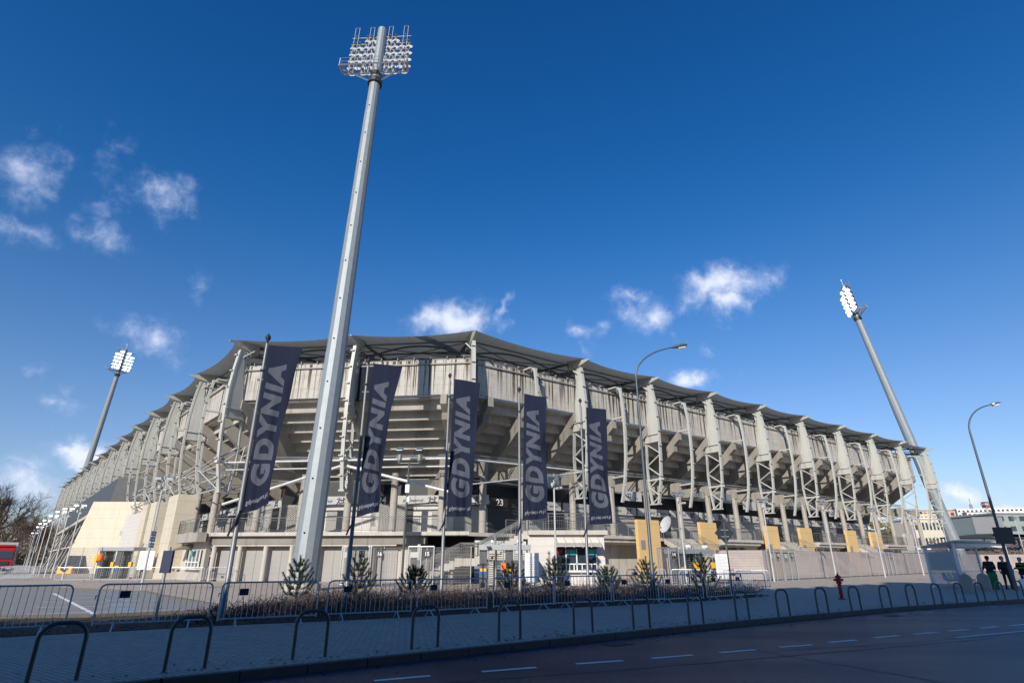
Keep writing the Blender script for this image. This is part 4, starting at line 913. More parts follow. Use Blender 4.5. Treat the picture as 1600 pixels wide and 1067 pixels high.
uvmat('flag_small_letter',f_flag((.34,.35,.40)),.75); uvmat('flag_navy',f_flag((.021,.027,.054)),.75); uvmat('flag_letter',f_flag((.115,.125,.165)),.75)
FP=[(-8.02,17.3,8.5,[(-7.93,8.14),(-6.79,8.03),(-7.95,2.86),(-7.09,3.12)]),(-5.72,21.3,9.1,[(-5.5,8.88),(-4.35,8.74),(-5.62,3.04),(-4.84,3.2)]),(-3.0,26.1,10.0,[(-2.78,9.72),(-1.53,9.53),(-2.88,3.37),(-1.8,3.4)]),(.34,26.1,9.3,[(.58,8.99),(1.62,8.8),(.46,3.21),(1.57,3.32)]),(3.7,29.8,9.75,[(4.0,9.27),(5.08,9.17),(3.9,3.25),(5.0,3.28)])]
nameF=['leftmost','second from left','middle','fourth from left','rightmost']
def flag_xform(i,X,Y,c):
    ph=i*1.7
    def f(u,v,off=0):   # u 0..1 from pole outwards, v 0..1 bottom to top
        tl,tr,bl,br=[Vector((p[0],0,p[1])) for p in c]
        p=(bl.lerp(br,u)).lerp(tl.lerp(tr,u),v)
        am=.10*u*(1.15-v)+.02
        y=am*math.sin(u*5.5+v*6+ph)+.05*u*math.sin(v*17+ph*2+u*3)*(1-v*.5)+.026*math.sin(u*(17+i*2)+v*(4+i*1.5)+ph)*(1.2-v)+.055*math.sin(u*7-v*(9+i*2)+ph*3)*(1-v*.5)*u+(.16*math.sin(u*4+v*(2+i)+ph)*(1-v)*u)+.05*math.sin(v*(7+i)-u*3+ph)*u
        bow=.16*u*math.sin(math.pi*v)*(1 if i<2 else .2)*-1
        return Vector((p.x+bow+.03*math.sin(v*9+ph)*u*(1-v),Y-.04+y-.0+off,p.z))
    return f
for i,(X,Y,H,c) in enumerate(FP):
    T=thing('flagpole',f'{nameF[i]} of the five tall grey flagpoles in the planted strip','flagpole',(X,Y,0),0,'flagpoles with dark blue flags')
    m=MB(); m.lathe([(.085,0),(.085,.6),(.075,.62),(.06,5),(.045,H-.35),(.045,H-.3)],12); m.build('pole',mat('flagpole_grey',(.21,.22,.235),.45,.3,.1,3),T,smooth=True)
    m=MB(); m.lathe([(.02,H-.3),(.03,H-.22),(.085,H-.13),(.09,H-.06),(.02,H+.03),(.01,H+.06)],10); m.build('finial',darks,T,smooth=True)
    m=MB(); m.path([(.05,-.05,c[2][1]+.1),(.0,-.12,c[2][1]-.25),(-.12,-.13,c[2][1]-.5),(-.16,-.12,c[2][1]-.62)],.03,5); m.path([(.07,-.03,1.2),(.075,-.03,4),(.06,-.03,H-.4)],.008,4); m.build('halyard',membr,T)
    m=MB(); m.box(-.12,.14,-.04,.04,c[0][1]-1.2,c[0][1]-1.15); m.lathe([(.09,c[0][1]-.9),(.09,c[0][1]-.84)],8); m.build('flag_bracket',darks,T)
    fx=flag_xform(i,X,Y,c); F=thing('flag',f'dark blue GDYNIA flag on the {nameF[i]} flagpole','flag',(X,Y,c[2][1]),0,'dark blue flags',world=True)
    m=MB(); NU,NV=16,60; Gd=[[fx(u/NU,v/NV) for v in range(NV+1)] for u in range(NU+1)]
    for u in range(NU):
        for v in range(NV): m.quad([Gd[u][v],Gd[u+1][v],Gd[u+1][v+1],Gd[u][v+1]])
    # z in the parent offset
    l=F.location; m.v=[tuple(q) for q in m.v]; F['_w']=1
    fo=m.build('cloth',MATS['flag_navy'],None,smooth=True)
    for v in fo.data.vertices: v.co=Vector(v.co)-l
    bmx=bmesh.new(); bmx.from_mesh(fo.data); bmesh.ops.remove_doubles(bmx,verts=bmx.verts,dist=.0005); bmx.to_mesh(fo.data); bmx.free(); fo.parent=F
    def conform(txt,size,bold,shear,mp,name,mt):
        me=text_mesh(txt,size,0,bold,shear); bm=bmesh.new(); bm.from_mesh(me)
        xs=[v.co.x for v in bm.verts]; ys=[v.co.y for v in bm.verts]; x0,x1,y0,y1=min(xs),max(xs),min(ys),max(ys)
        for k in range(1,40):
            bmesh.ops.bisect_plane(bm,geom=bm.verts[:]+bm.edges[:]+bm.faces[:],plane_co=(x0+(x1-x0)*k/40,0,0),plane_no=(1,0,0))
        for k in range(1,10):
            bmesh.ops.bisect_plane(bm,geom=bm.verts[:]+bm.edges[:]+bm.faces[:],plane_co=(0,y0+(y1-y0)*k/10,0),plane_no=(0,1,0))
        out=[]
        for v in bm.verts:
            a=(v.co.x-x0)/(x1-x0); b=(v.co.y-y0)/(y1-y0); u,w=mp(a,b); v.co=fx(u,w,-.006)-l
        geo=bmesh.ops.duplicate(bm,geom=bm.verts[:]+bm.edges[:]+bm.faces[:])
        for g in geo['geom']:
            if isinstance(g,bmesh.types.BMVert): g.co.y+=.012
        bm.to_mesh(me); bm.free(); me.materials.clear(); me.materials.append(mt); o=bpy.data.objects.new(name,me); COL.objects.link(o); o.parent=fo
    # big word climbs from the foot to the head; letters grow towards the foot
    def mpb(a,b):
        hgt=.56+.26*(1-a)**1.0; return (.10+.02*a)+hgt*(1-b)*(.98) , .13+.75*a
    conform('GDYNIA',1.0,.058,.22,mpb,'flag_lettering',MATS['flag_letter'])
    conform('gdyniasport.pl',1.0,.012,0,lambda a,b:(.08+.86*a,.035+.034*b),'flag_small_lettering',MATS['flag_small_letter'])
# ------------------------------------------------------------------ crowd barriers
def barrier(label,loc,rz,group,proto=[None]):
    if proto[0] is None:
        T=thing('crowd_barrier',label,'barrier',loc,rz,group); w=2.42
        m=MB(); c=.13; pts=[(0,0,.16),(0,0,1.05-c)]+[(c-c*math.cos(a),0,1.05-c+c*math.sin(a)) for a in (R(22),R(45),R(68),R(90))]+[(w-c,0,1.05)]+[(w-c+c*math.sin(a),0,1.05-c+c*math.cos(a)) for a in (R(22),R(45),R(68),R(90))]+[(w,0,.16)]
        m.path(pts,.021,8); m.tube((0,0,.2),(w,0,.2),.019,8); m.tube((-.06,0,.8),(0,0,.8),.012,5); m.tube((-.06,0,.8),(-.06,0,.72),.012,5); m.tube((-.0,0,.35),(-.06,0,.35),.012,5)
        for k in range(1,18): m.tube((w*k/18,0,.2),(w*k/18,0,1.04),.0075,5,cap=False)
        m.build('frame',mat('barrier_zinc',(.52,.55,.58),.4,.35,.06,6),T)
        for x in (.42,w-.42):
            m=MB(); m.path([(x,-.34,.02),(x,-.05,.19),(x,.05,.19),(x,.3,.02)],.018,6); m.build('foot',MATS['barrier_zinc'],T)
        m=MB(); m.box(.42,.64,-.012,.012,.74,.9); m.build('name_plate',navy,T); proto[0]=T; return T
    return dup(proto[0],loc,rz,label)
BP=[((-13.6,12.9),(-11.35,13.75)),((-12.35,13.2),(-10.05,14.6)),((-9.85,14.75),(-7.6,15.9)),((-7.45,15.85),(-5.3,17.05)),((-5.15,17.3),(-2.95,18.4)),((-2.8,18.35),(-.75,19.75)),((-.6,20.1),(1.4,21.4)),((1.5,21.6),(3.6,22.7)),((3.75,22.85),(5.9,23.95)),((5.6,23.6),(7.8,24.9)),((7.95,25.2),(10.0,26.6)),((9.4,26.5),(11.8,28.0)),]
ords=['cut off by the left edge of the photo','first whole one from the left','second whole one from the left','at the foot of the leftmost flagpole','in front of the base of the tall mast','before the second flagpole and hoop','before the foot of the staircase','before the middle flagpoles','before the ticket office window','before the dark street lamp','before the diamond sign','at the right end of the row']
for i,((x0,y0),(x1,y1)) in enumerate(BP):
    if i==0: continue
    an=math.atan2(y1-y0,x1-x0); barrier('crowd barrier along the planted strip, '+ords[i],(x0,y0,0.0),an,'crowd barriers along the planted strip')
for i,(x,y,a) in enumerate([(4.2,36.9,.12),(7.0,37.2,.1),(9.8,37.5,-.2),(12.5,36.0,-.5),(9.2,33.6,.3),(12.0,32.6,.9)]):
    o=barrier('distant crowd barrier behind the hedge, '+['leftmost','left of centre','below the yellow slab','under the turnstile','nearest, behind the last pine','right behind the end of the hedge'][i],(x,y,0),a,None); o['group']='crowd barriers behind the hedge'
LB=[(-34.5,46.2,.16),(-31.9,46.7,.2),(-29.3,47.3,.2),(-26.8,47.9,.2),(-24.2,48.4,-.2),(-28.4,50.2,-.05),(-25.8,50.0,-.08)]
for i,(x,y,a) in enumerate(LB):
    o=barrier('crowd barrier in the far left row, '+['leftmost one','second one','below the dark turnstile','right of the turnstile','right end of the row','standing near the left ticket window','last one before the shutters'][i],(x,y,0),a,None); o['group']='crowd barriers before the left side'
for i in range(4):
    o=barrier('crowd barrier in the leaning stack by the tape, '+['nearest','second','third','farthest'][i],(-42.0-i*.9,49.5+i*1.4,0),R(35),None); o['group']='barriers stacked by the red and white tape'
T=thing('barrier_tape','red and white tape strung low across the far left entrance','tape',(-60,48,0)); m=MB(); m2=MB()
pts=[Vector((-18+k*1.0,8-k*.35,0.75-.25*math.sin(math.pi*k/36))) for k in range(37)]
for k in range(36): (m if k%2 else m2).quad([pts[k],pts[k+1],pts[k+1]+Vector((0,0,.09)),pts[k]+Vector((0,0,.09))])
m.build('white_band',white,T); m2.build('red_band',red,T)
# ------------------------------------------------------------------ hoops along the kerb
HP=[(-6.9,8.55),(-5.1,9.95),(-3.55,11.1),(-1.7,12.3),(-.05,13.5),(1.67,14.65),(3.25,15.65),(4.95,16.75),(6.62,17.85),(8.25,18.85),(9.95,19.85),(11.55,20.8),(13.1,21.65),(14.55,22.45),(16.0,23.2),(17.4,23.95),(18.75,24.65),(20.15,25.4),(21.55,26.1),(22.9,26.9)]
hd=['at the very left edge of the photo','below the first whole crowd barrier','third from the left','below the second flagpole','below the middle flagpole','sixth from the left','below the ticket office','just left of the street lamp','right of the street lamp','below the right end of the barriers','right of the barrier row','just left of the hydrant','just right of the hydrant','sixth from the right edge','fifth from the right edge','fourth from the right edge','in front of the left stone bollard','in front of the right stone bollard','in front of the litter bin','at the right edge of the photo']
hp=None
for i,(x,y) in enumerate(HP):
    if i==0: x,y=-6.45,9.0
    an=math.atan2(HP[min(i+1,19)][1]-HP[max(i-1,0)][1],HP[min(i+1,19)][0]-HP[max(i-1,0)][0])
    m=MB(); w=.28; c=.2
    if hp is None:
        pts=[(-w,0,-.02),(-w,0,.75-c)]+[(-w+c-c*math.cos(R(a)),0,.75-c+c*math.sin(R(a))) for a in (20,40,60,80,90)]+[(w-c+c*math.sin(R(a)),0,.75-c+c*math.cos(R(a))) for a in (0,10,30,50,70,90)]+[(w,0,-.02)]
        m.path(pts,.03,10); hp=m.build('hoop_guard',hoopm,smooth=True); o=hp
    else: o=hp.copy(); COL.objects.link(o)
    o.location=(x+.0,y+.1,0); o.rotation_euler=(0,0,an); tag(o,'dark steel hoop guard on the kerb, '+hd[i],'hoop guard','hoop guards along the kerb')
# ------------------------------------------------------------------ street lamps, CCTV poles, signs
def street_lamp(label,x,y,H,tipdx,tipdy,style):
    T=thing('street_lamp',label,'street lamp',(x,y,0))
    m=MB(); m.lathe([(.11,0),(.11,1.3),(.085,1.35),(.07,6),(.055,H-2.0)],12); 
    pts=[]
    for k in range(13):
        t=k/12; a=t*math.pi/2*.82; pts.append((tipdx*(1-math.cos(a))*1.0/(1-math.cos(math.pi/2*.82)),tipdy*(1-math.cos(a))/(1-math.cos(math.pi/2*.82)),H-2.0+ (1.85*math.sin(a))))
    m.path(pts,[.055-.02*k/12 for k in range(13)],8); m.build('pole',lampd,T,smooth=True)
    e=Vector(pts[-1]); d=(Vector(pts[-1])-Vector(pts[-2])).normalized(); w=d.cross(Vector((0,0,1))).normalized(); u=w.cross(d)
    m=MB(); fr_=lambda a,b,c:e+d*a+w*b+u*c
    prof=[(-.1,.05,.05),(.1,.09,.08),(.4,.17,.13),(.7,.18,.12),(.9,.1,.05)] if style else [(-.1,.05,.05),(.25,.1,.07),(.35,.17,.1),(.8,.16,.08),(.95,.1,.04)]
    prev=None
    for (a,b,c) in prof:
        ring=[fr_(a,b*math.cos(q),(c if math.sin(q)>0 else c*.7)*math.sin(q)) for q in [2*math.pi*j/10 for j in range(10)]]
        if prev:
            for j in range(10): m.quad([prev[j],prev[(j+1)%10],ring[(j+1)%10],ring[j]])
        else: m.quad(ring[::-1])
        prev=ring
    m.quad(prev); m.build('lamp_head',lampd if style else duct,T,smooth=True)
    m=MB(); m.tube(fr_(.35,0,-.07),fr_(.75,0,-.08),.1,8,.1); m.build('lamp_glass',dimg,T); return T
street_lamp('dark street lamp with a curved arm behind the barriers, right of the flags',6.8,29.6,12.95,2.2,.2,True)
street_lamp('street lamp beside the bus shelter near the right edge, with a grey head',28.3,34.6,10.95,1.9,.3,False)
T=thing('traffic_sign','back of a dark rectangular road sign on the right street lamp pole','road sign',(28.3,34.45,0)); m=MB(); m.box(-.62,.48,-.2,-.17,2.45,3.35); m.build('sign_plate',darks,T); m=MB(); m.box(-.12,.12,-.17,.1,2.6,2.66); m.box(-.12,.12,-.17,.1,3.1,3.16); m.build('bracket',galv,T)
T=thing('traffic_sign','dark diamond road sign seen from behind on a slim grey pole','road sign',(11.25,31.5,0),R(4)); m=MB(); m.tube((0,0,0),(0,0,3.45),.035,8); m.build('pole',hoopm,T)
m=MB(); c=Vector((0,.06,2.92)); s=.53; m.hexa([c+Vector(q) for q in ((-s,0,0),(0,0,-s),(s,0,0),(0,0,s))],[c+Vector(q)+Vector((0,.02,0)) for q in ((-s,0,0),(0,0,-s),(s,0,0),(0,0,s))]); m.build('sign_plate',mat('sign_back',(.015,.022,.032),.75,0,.05),T)
m=MB(); m.box(-.2,.2,.0,.06,3.05,3.09); m.box(-.2,.2,0,.06,2.72,2.76); m.build('bracket',galv,T)
T=thing('dark_post','slim grey post with a dark panel in the left of the planted strip','post',(-9.95,17.5,0)); m=MB(); m.tube((0,0,0),(0,0,1.95),.04,8); m.build('pole',galv,T); m=MB(); m.box(-.14,.14,-.05,.05,1.25,1.85); m.build('dark_panel',navy,T)
def cctv_meshes():
    out=[]
    m=MB(); m.lathe([(.075,0),(.075,1.2),(.06,1.22),(.045,6.0)],10); out.append(('pole',m,mat('pole_grey_white',(.43,.44,.45),.5,.1,.06,2)))
    m=MB(); m.tube((-.45,0,6.02),(.45,0,6.02),.04,6); m.tube((0,0,5.9),(0,0,6.35),.05,6); out.append(('cross_arm',m,galv))
    m=MB(); m.hexa([(-.5,-.22,6.12),(-.12,-.22,6.12),(-.12,.1,6.18),(-.5,.1,6.18)],[(-.48,-.2,6.26),(-.14,-.2,6.26),(-.14,.1,6.34),(-.48,.1,6.34)]); out.append(('floodlight',m,duct))
    m=MB(); m.hexa([(.12,-.22,6.12),(.5,-.22,6.12),(.5,.1,6.18),(.12,.1,6.18)],[(.14,-.2,6.26),(.48,-.2,6.26),(.48,.1,6.34),(.14,.1,6.34)]); out.append(('floodlight',m,duct))
    m=MB(); m.tube((-.14,-.1,5.65),(-.14,-.1,5.8),.09,8,.08); m.tube((-.14,-.1,5.65),(-.14,-.1,5.55),.09,8,.04); out.append(('camera',m,whiteb))
    m=MB(); m.box(.12,.3,-.45,.0,5.45,5.58); m.tube((0,0,5.5),(.2,0,5.5),.03,5); out.append(('camera',m,whiteb))
    return out
cp=None
def cctv(label,x,y,rz,group,h=1.0):
    global cp
    if cp is None:
        T=thing('camera_pole',label,'camera pole',(x,y,0),rz,group)
        for n,m,mt in cctv_meshes(): m.build(n,mt,T)
        cp=T
    else: T=dup(cp,(x,y,0),rz,label); T['group']=group
    T.scale=(1,1,h); return T
g1='camera and floodlight poles on the right'
for x,y,l,h in ((2.36,32.6,'between the fourth and fifth flag, before the ticket office',.97),(12.39,43.5,'carrying the satellite dish, at the turnstile',1.0),(20.7,48.4,'left of the stair with the gate 12 plates',1.0),(26.6,50.2,'behind the red hydrant',1.0),(36.0,59.0,'midway along the pinkish fence',1.02),(44.6,66.2,'right part of the pinkish fence',1.08),(62.5,86.2,'before the foot of the leaning mast',1.2)):
    cctv('white camera pole '+l,x,y,R(20),g1,h)
T=cctv('white camera pole with blue and turquoise arrow plates, left of the first flagpole',-20.6,34.2,R(20),g1,.98)
for z,mt in ((3.05,blue),(2.75,blue),(2.42,cyan)):
    m=MB(); m.box(.06,.12,-.75,.35,z-.13,z+.13); o=m.build('arrow_plate',mt,None); o.parent=T; m=MB(); m.box(.121,.126,-.6,.1,z-.03,z+.03); q=m.build('plate_lettering',white,None); q.parent=o
for i,(x,y) in enumerate([(79,93),(100,100),(128,112)]): cctv('distant white camera pole behind the bus shelter, '+['left','middle','right']+'' if False else 'distant white camera pole behind the bus shelter, '+['left one','middle one','right one'][i],x,y,.3,g1,1.25)
g2='slanting row of floodlight poles on the left'
for i,(x,y) in enumerate([(-39.2,53.4),(-42.9,57),(-46.3,60.6),(-51.5,66.5),(-58,74),(-64,81),(-71,89.5),(-79,99),(-88,110),(-98,122)]):
    cctv('slim pole with twin floodlights in the left row, '+['nearest one','second nearest','third nearest','fourth nearest','fifth nearest','sixth nearest','seventh nearest','eighth nearest','ninth nearest','farthest one'][i],x,y,R(15),g2,1.0)
T=thing('lantern_pole','slim dark pole with two outward lantern floodlights, left of the middle flag','lamp post',(-5.2,28.9,0)); m=MB(); m.lathe([(.06,0),(.05,6.2)],8); m.tube((-.55,0,6.15),(.55,0,6.15),.03,6); m.build('pole',hoopm,T)
for s in (-1,1):
    m=MB(); m.lathe([(.04,6.15),(.12,6.3),(.14,6.55),(.1,6.6),(.04,6.62)],10,(s*.5,0,0)); m.build('lantern',duct,T)
    m=MB(); m.hexa([(s*.5-.15,-.3,6.75),(s*.5+.15,-.3,6.75),(s*.5+.15,.25,7.0),(s*.5-.15,.25,7.0)],[(s*.5-.15,-.3,6.78),(s*.5+.15,-.3,6.78),(s*.5+.15,.25,7.03),(s*.5-.15,.25,7.03)]); m.tube((s*.5,.1,6.6),(s*.5,.2,6.95),.02,4); m.build('reflector',duct,T)
m=MB(); m.box(-.1,.1,-.1,.1,4.7,5.1); m.tube((.1,-.1,4.5),(.1,-.1,4.25),.1,8); m.build('camera',white,T)
T=thing('satellite_dish','white satellite dish fixed to the camera pole before the yellow slab','satellite dish',(12.25,43.3,0)); 
m=MB(); c=Vector((-1.15,-.35,4.0)); nd=Vector((-.86,-.42,.25)).normalized(); a1=nd.orthogonal().normalized(); a2=nd.cross(a1); prev=None
for rr_,dd in ((0.02,-.13),(.28,-.09),(.45,-.03),(.52,0)):
    ring=[c+a1*rr_*math.cos(q)+a2*rr_*1.25*math.sin(q)+nd*dd for q in [2*math.pi*k/20 for k in range(20)]] if True else None
    if prev:
        for k in range(20): m.quad([prev[k],prev[(k+1)%20],ring[(k+1)%20],ring[k]])
    prev=ring
m.build('dish',mat('dish_enamel',(.5,.5,.49),.5,0,.04),T,smooth=True); m=MB(); m.tube(c-nd*.13,(-.3,-.05,3.7),.03,5); m.tube((-.3,-.05,3.7),(.1,.1,3.75),.04,5); m.tube(c-a2*.5,c+nd*.55,.015,4); m.tube(c+nd*.5,c+nd*.62,.05,6); m.build('dish_arm',galv,T)
# ------------------------------------------------------------------ hydrant, bollards, bin, shelter
T=thing('fire_hydrant','slim red pillar hydrant standing alone on the pavement','hydrant',(14.35,26.95,0)); m=MB(); m.lathe([(.15,0),(.15,.05),(.08,.07),(.075,.62),(.12,.64),(.12,.68),(.1,.7),(.105,.86),(.13,.87),(.12,.93),(.06,.97),(.03,1.02),(.03,1.07)],14)
m.build('body',red,T,smooth=True); m=MB(); m.tube((-.2,0,.78),(-.05,0,.78),.055,8); m.tube((.05,0,.78),(.2,0,.78),.055,8); m.build('outlet_cap',red,T)
for i,(x,y) in enumerate(((23.9,32.3),(26.3,34.2))):
    T=thing('stone_bollard',['left','right'][i]+' of two round-topped pale stone slabs by the bus shelter','bollard',(x,y,0),R(30),'stone slab bollards by the bus shelter'); m=MB(); pts=[(-.28,0),(.28,0),(.28,.62)]+[(.28*math.cos(R(a)),.62+.28*math.sin(R(a))) for a in range(15,180,15)]+[(-.28,.62)]
    m.prism(pts,-.1,.1); m.build('slab',mat('stone_slab',(.36,.31,.25),.85,0,.15,6,.2,30),T,bevel=.02)
T=thing('litter_bin','green litter bin under the bus shelter roof','litter bin',(27.9,35.5,0)); m=MB(); m.lathe([(.17,.05),(.19,.1),(.22,.72),(.23,.76)],14); m.build('body',green,T,smooth=True); m=MB(); m.lathe([(.23,.76),(.21,.85),(.14,.91),(.04,.93)],14); m.build('lid',green,T,smooth=True)
T=thing('bus_shelter','white framed glass bus shelter with a timetable case at the right edge','bus shelter',(26.9,36.6,0),R(28))
wl,dp=6.2,1.7
for x,y in ((0,0),(0,dp),(wl,0),(wl,dp),(wl/2,dp)): m=MB(); m.box(x-.06,x+.06,y-.06,y+.06,0,2.35 if y else 2.6); m.build('post',white,T)
m=MB(); m.hexa([(-.2,-.3,2.62),(wl+.2,-.3,2.62),(wl+.2,dp+.1,2.3),(-.2,dp+.1,2.3)],[(-.2,-.3,2.72),(wl+.2,-.3,2.72),(wl+.2,dp+.1,2.4),(-.2,dp+.1,2.4)]); m.build('roof',mat('shelter_roof',(.33,.36,.40),.3,0,.05),T)
m=MB(); m.box(-.02,.02,.1,dp-.1,.25,2.2); m.build('side_glass','clear_glazing',T)
m=MB(); m.box(.1,wl-.1,dp-.02,dp+.02,.25,2.2); m.build('rear_glass','clear_glazing',T)
m=MB(); m.box(-.08,-.03,.15,dp-.15,1.0,2.05); m.build('timetable_case',whiteb,T)
m=MB(); m.box(.2,wl-.2,-.07,-.02,2.35,2.55); m.build('fascia',white,T)
for k,mt in enumerate((cyan,yellow,cyan,blue,yellow)):
    m=MB(); x=.7+k*.6; m.hexa([(x,.95,.42),(x+.44,.95,.42),(x+.44,1.35,.42),(x,1.35,.42)],[(x,.95,.46),(x+.44,.95,.46),(x+.44,1.35,.46),(x,1.35,.46)]); m.hexa([(x,1.32,.46),(x+.44,1.32,.46),(x+.44,1.37,.46),(x,1.37,.46)],[(x+.03,1.42,.85),(x+.41,1.42,.85),(x+.41,1.46,.85),(x+.03,1.46,.85)]); m.build('seat',mt,T)
m=MB(); m.tube((.5,1.15,.38),(3.9,1.15,.38),.03,6); 
for x in (.7,2.2,3.7): m.tube((x,1.15,0),(x,1.15,.38),.025,5)
m.build('seat_rail',galv,T)
T=thing('grit_box','orange box on the ground at the foot of the cream wing','grit bin',(-55.4,75.8,0)); m=MB(); m.box(-.9,.9,-.4,.4,.0,.7); m.build('body',yellow,T,bevel=.05); m=MB(); m.box(-.95,.95,-.45,.45,.71,.85); m.build('lid',yellow,T,bevel=.05)
T=thing('orange_float','round orange and yellow marker hanging at the left turnstile','marker',(-37.7,55.4,0)); m=MB(); m.lathe([(.05,1.45),(.22,1.55),(.28,1.8),(.22,2.05),(.05,2.15)],12); m.build('orange_half',orange,T,smooth=True); m=MB(); m.box(-.5,-.24,-.1,.1,1.35,2.0); m.build('yellow_plate',yellow,T)
# ------------------------------------------------------------------ vegetation
bark=mat('bark_brown',(.11,.085,.06),.9,0,.2,3); twig=mat('twig_brown',(.13,.09,.062),.9,0,.15,3)
def bare_tree(name,label,x,y,H,seed,group,dens=5,rz=0):
    rn=random.Random(seed); T=thing(name,label,'tree',(x,y,0),rz,group); m=MB(); tw=MB()
    def br(p,d,L,r,lv):
        pts=[p]; q=p; n=3
        for k in range(n):
            d=(d+Vector((rn.gauss(0,.13),rn.gauss(0,.13),rn.gauss(.05,.08)))).normalized(); q=q+d*L/n; pts.append(q)
        (m if lv<3 else tw).path(pts,[r*(1-.45*k/n) for k in range(n+1)],5 if lv<2 else 3)
        if lv>=5: return
        for k in range(dens if lv>0 else 7):
            t=rn.uniform(.35,1) if lv else rn.uniform(.45,1); i=min(n-1,int(t*n)); b=pts[i].lerp(pts[i+1],t*n-i)
            a=rn.uniform(0,6.28); pr=d.orthogonal().normalized(); pr=(pr*math.cos(a)+d.cross(pr)*math.sin(a)); sp=rn.uniform(.5,1.0)
            nd=(d*.8+pr*sp+Vector((0,0,.12))).normalized(); br(b,nd,L*rn.uniform(.52,.74),r*.5*rn.uniform(.8,1.1),lv+1)
    br(Vector((0,0,0)),Vector((0,0,1)),H*.42,H*.022,0)
    m.build('trunk',bark,T); tw.build('crown',twig,T); return T
bt=[(-83,94,15.5,3),(-75,88,9,4),(-98,118,13,5),(-104,133,14,6),(-112,118,14,8),(-118,150,15,9)]
lb=['large bare tree at the left edge above the lorry','small bare tree just behind the lorry','bare brown tree behind the slanting floodlight poles, nearest','bare brown tree behind the slanting floodlight poles, middle','bare tree at the far left behind the large one','farthest bare tree at the left end of the stadium']
for (x,y,H,sd),l in zip(bt,lb): bare_tree('bare_tree',l,x,y,H,sd,'bare trees at the left',5 if H>12 else 4)
tree_hill=bare_tree('bare_tree','small bare tree on the skyline of the hill town at the right',352,432,14,12,'bare trees at the left',4); del tree_hill['group']; tree_hill.location.z=26
# pines
needle=mat('pine_needles',(.026,.038,.018),.75,0,.25,5); stemm=mat('pine_stem',(.12,.08,.05),.9)
def pine(label,x,y,H,seed,g='young pines in the planted strip'):
    rn=random.Random(seed); T=thing('young_pine',label,'pine',(x,y,0),0,g); m=MB(); nd=MB()
    m.path([(0,0,0),(rn.uniform(-.04,.04),0,H*.5),(0,0,H)],[.035,.025,.012],6)
    def tuft(p,d,L):
        d=d.normalized(); e=p+d*L
        for k in range(int(150*L/.35)):
            t=rn.random(); q=p.lerp(e,t); a=rn.uniform(0,6.28); pr=d.orthogonal().normalized(); v=(pr*math.cos(a)+d.cross(pr)*math.sin(a)); nv=(v*.9+d*rn.uniform(.4,1.1)).normalized(); l=rn.uniform(.08,.15)
            w=nv.cross(v).normalized()*.009 if nv.cross(v).length>.01 else Vector((.009,0,0)); nd.quad([q-w,q+w,q+nv*l])
    tuft(Vector((0,0,H*.72)),Vector((0,0,1)),H*.3)
    lv=.25
    while lv<H*.9:
        n=5; 
        for k in range(n):
            a=k*6.28/n+rn.uniform(-.3,.3)+lv*3; R_l=(1-lv/H)*.62*rn.uniform(.7,1.15)+.16; b=Vector((0,0,lv)); mid=b+Vector((math.cos(a)*R_l*.7,math.sin(a)*R_l*.7,R_l*.18)); e=b+Vector((math.cos(a)*R_l,math.sin(a)*R_l,R_l*.62))
            m.path([b,mid,e],[.014,.01,.006],4); tuft(mid,e-mid,(e-mid).length*1.25+.05); tuft(b.lerp(mid,.4),mid-b,(mid-b).length*.6)
        lv+=H*.13
    m.build('stem',stemm,T); nd.build('needles',needle,T); return T
for i,(x,y,H,l) in enumerate([(-8.6,24.6,1.72,'at the foot of the tall mast'),(-6.35,25.3,1.78,'right of the second flagpole'),(-4.1,25.9,1.35,'below the lantern pole'),(0.0,27.2,1.5,'behind the fourth flagpole'),(1.95,27.6,1.72,'before the ticket office'),(4.6,29.4,1.25,'right of the rightmost flagpole'),(6.75,30.6,1.7,'in front of the dark underpass'),(9.7,31.0,1.9,'between the street lamp and the diamond sign')]):
    pine('young dark green pine '+l,x,y,H,i+20)
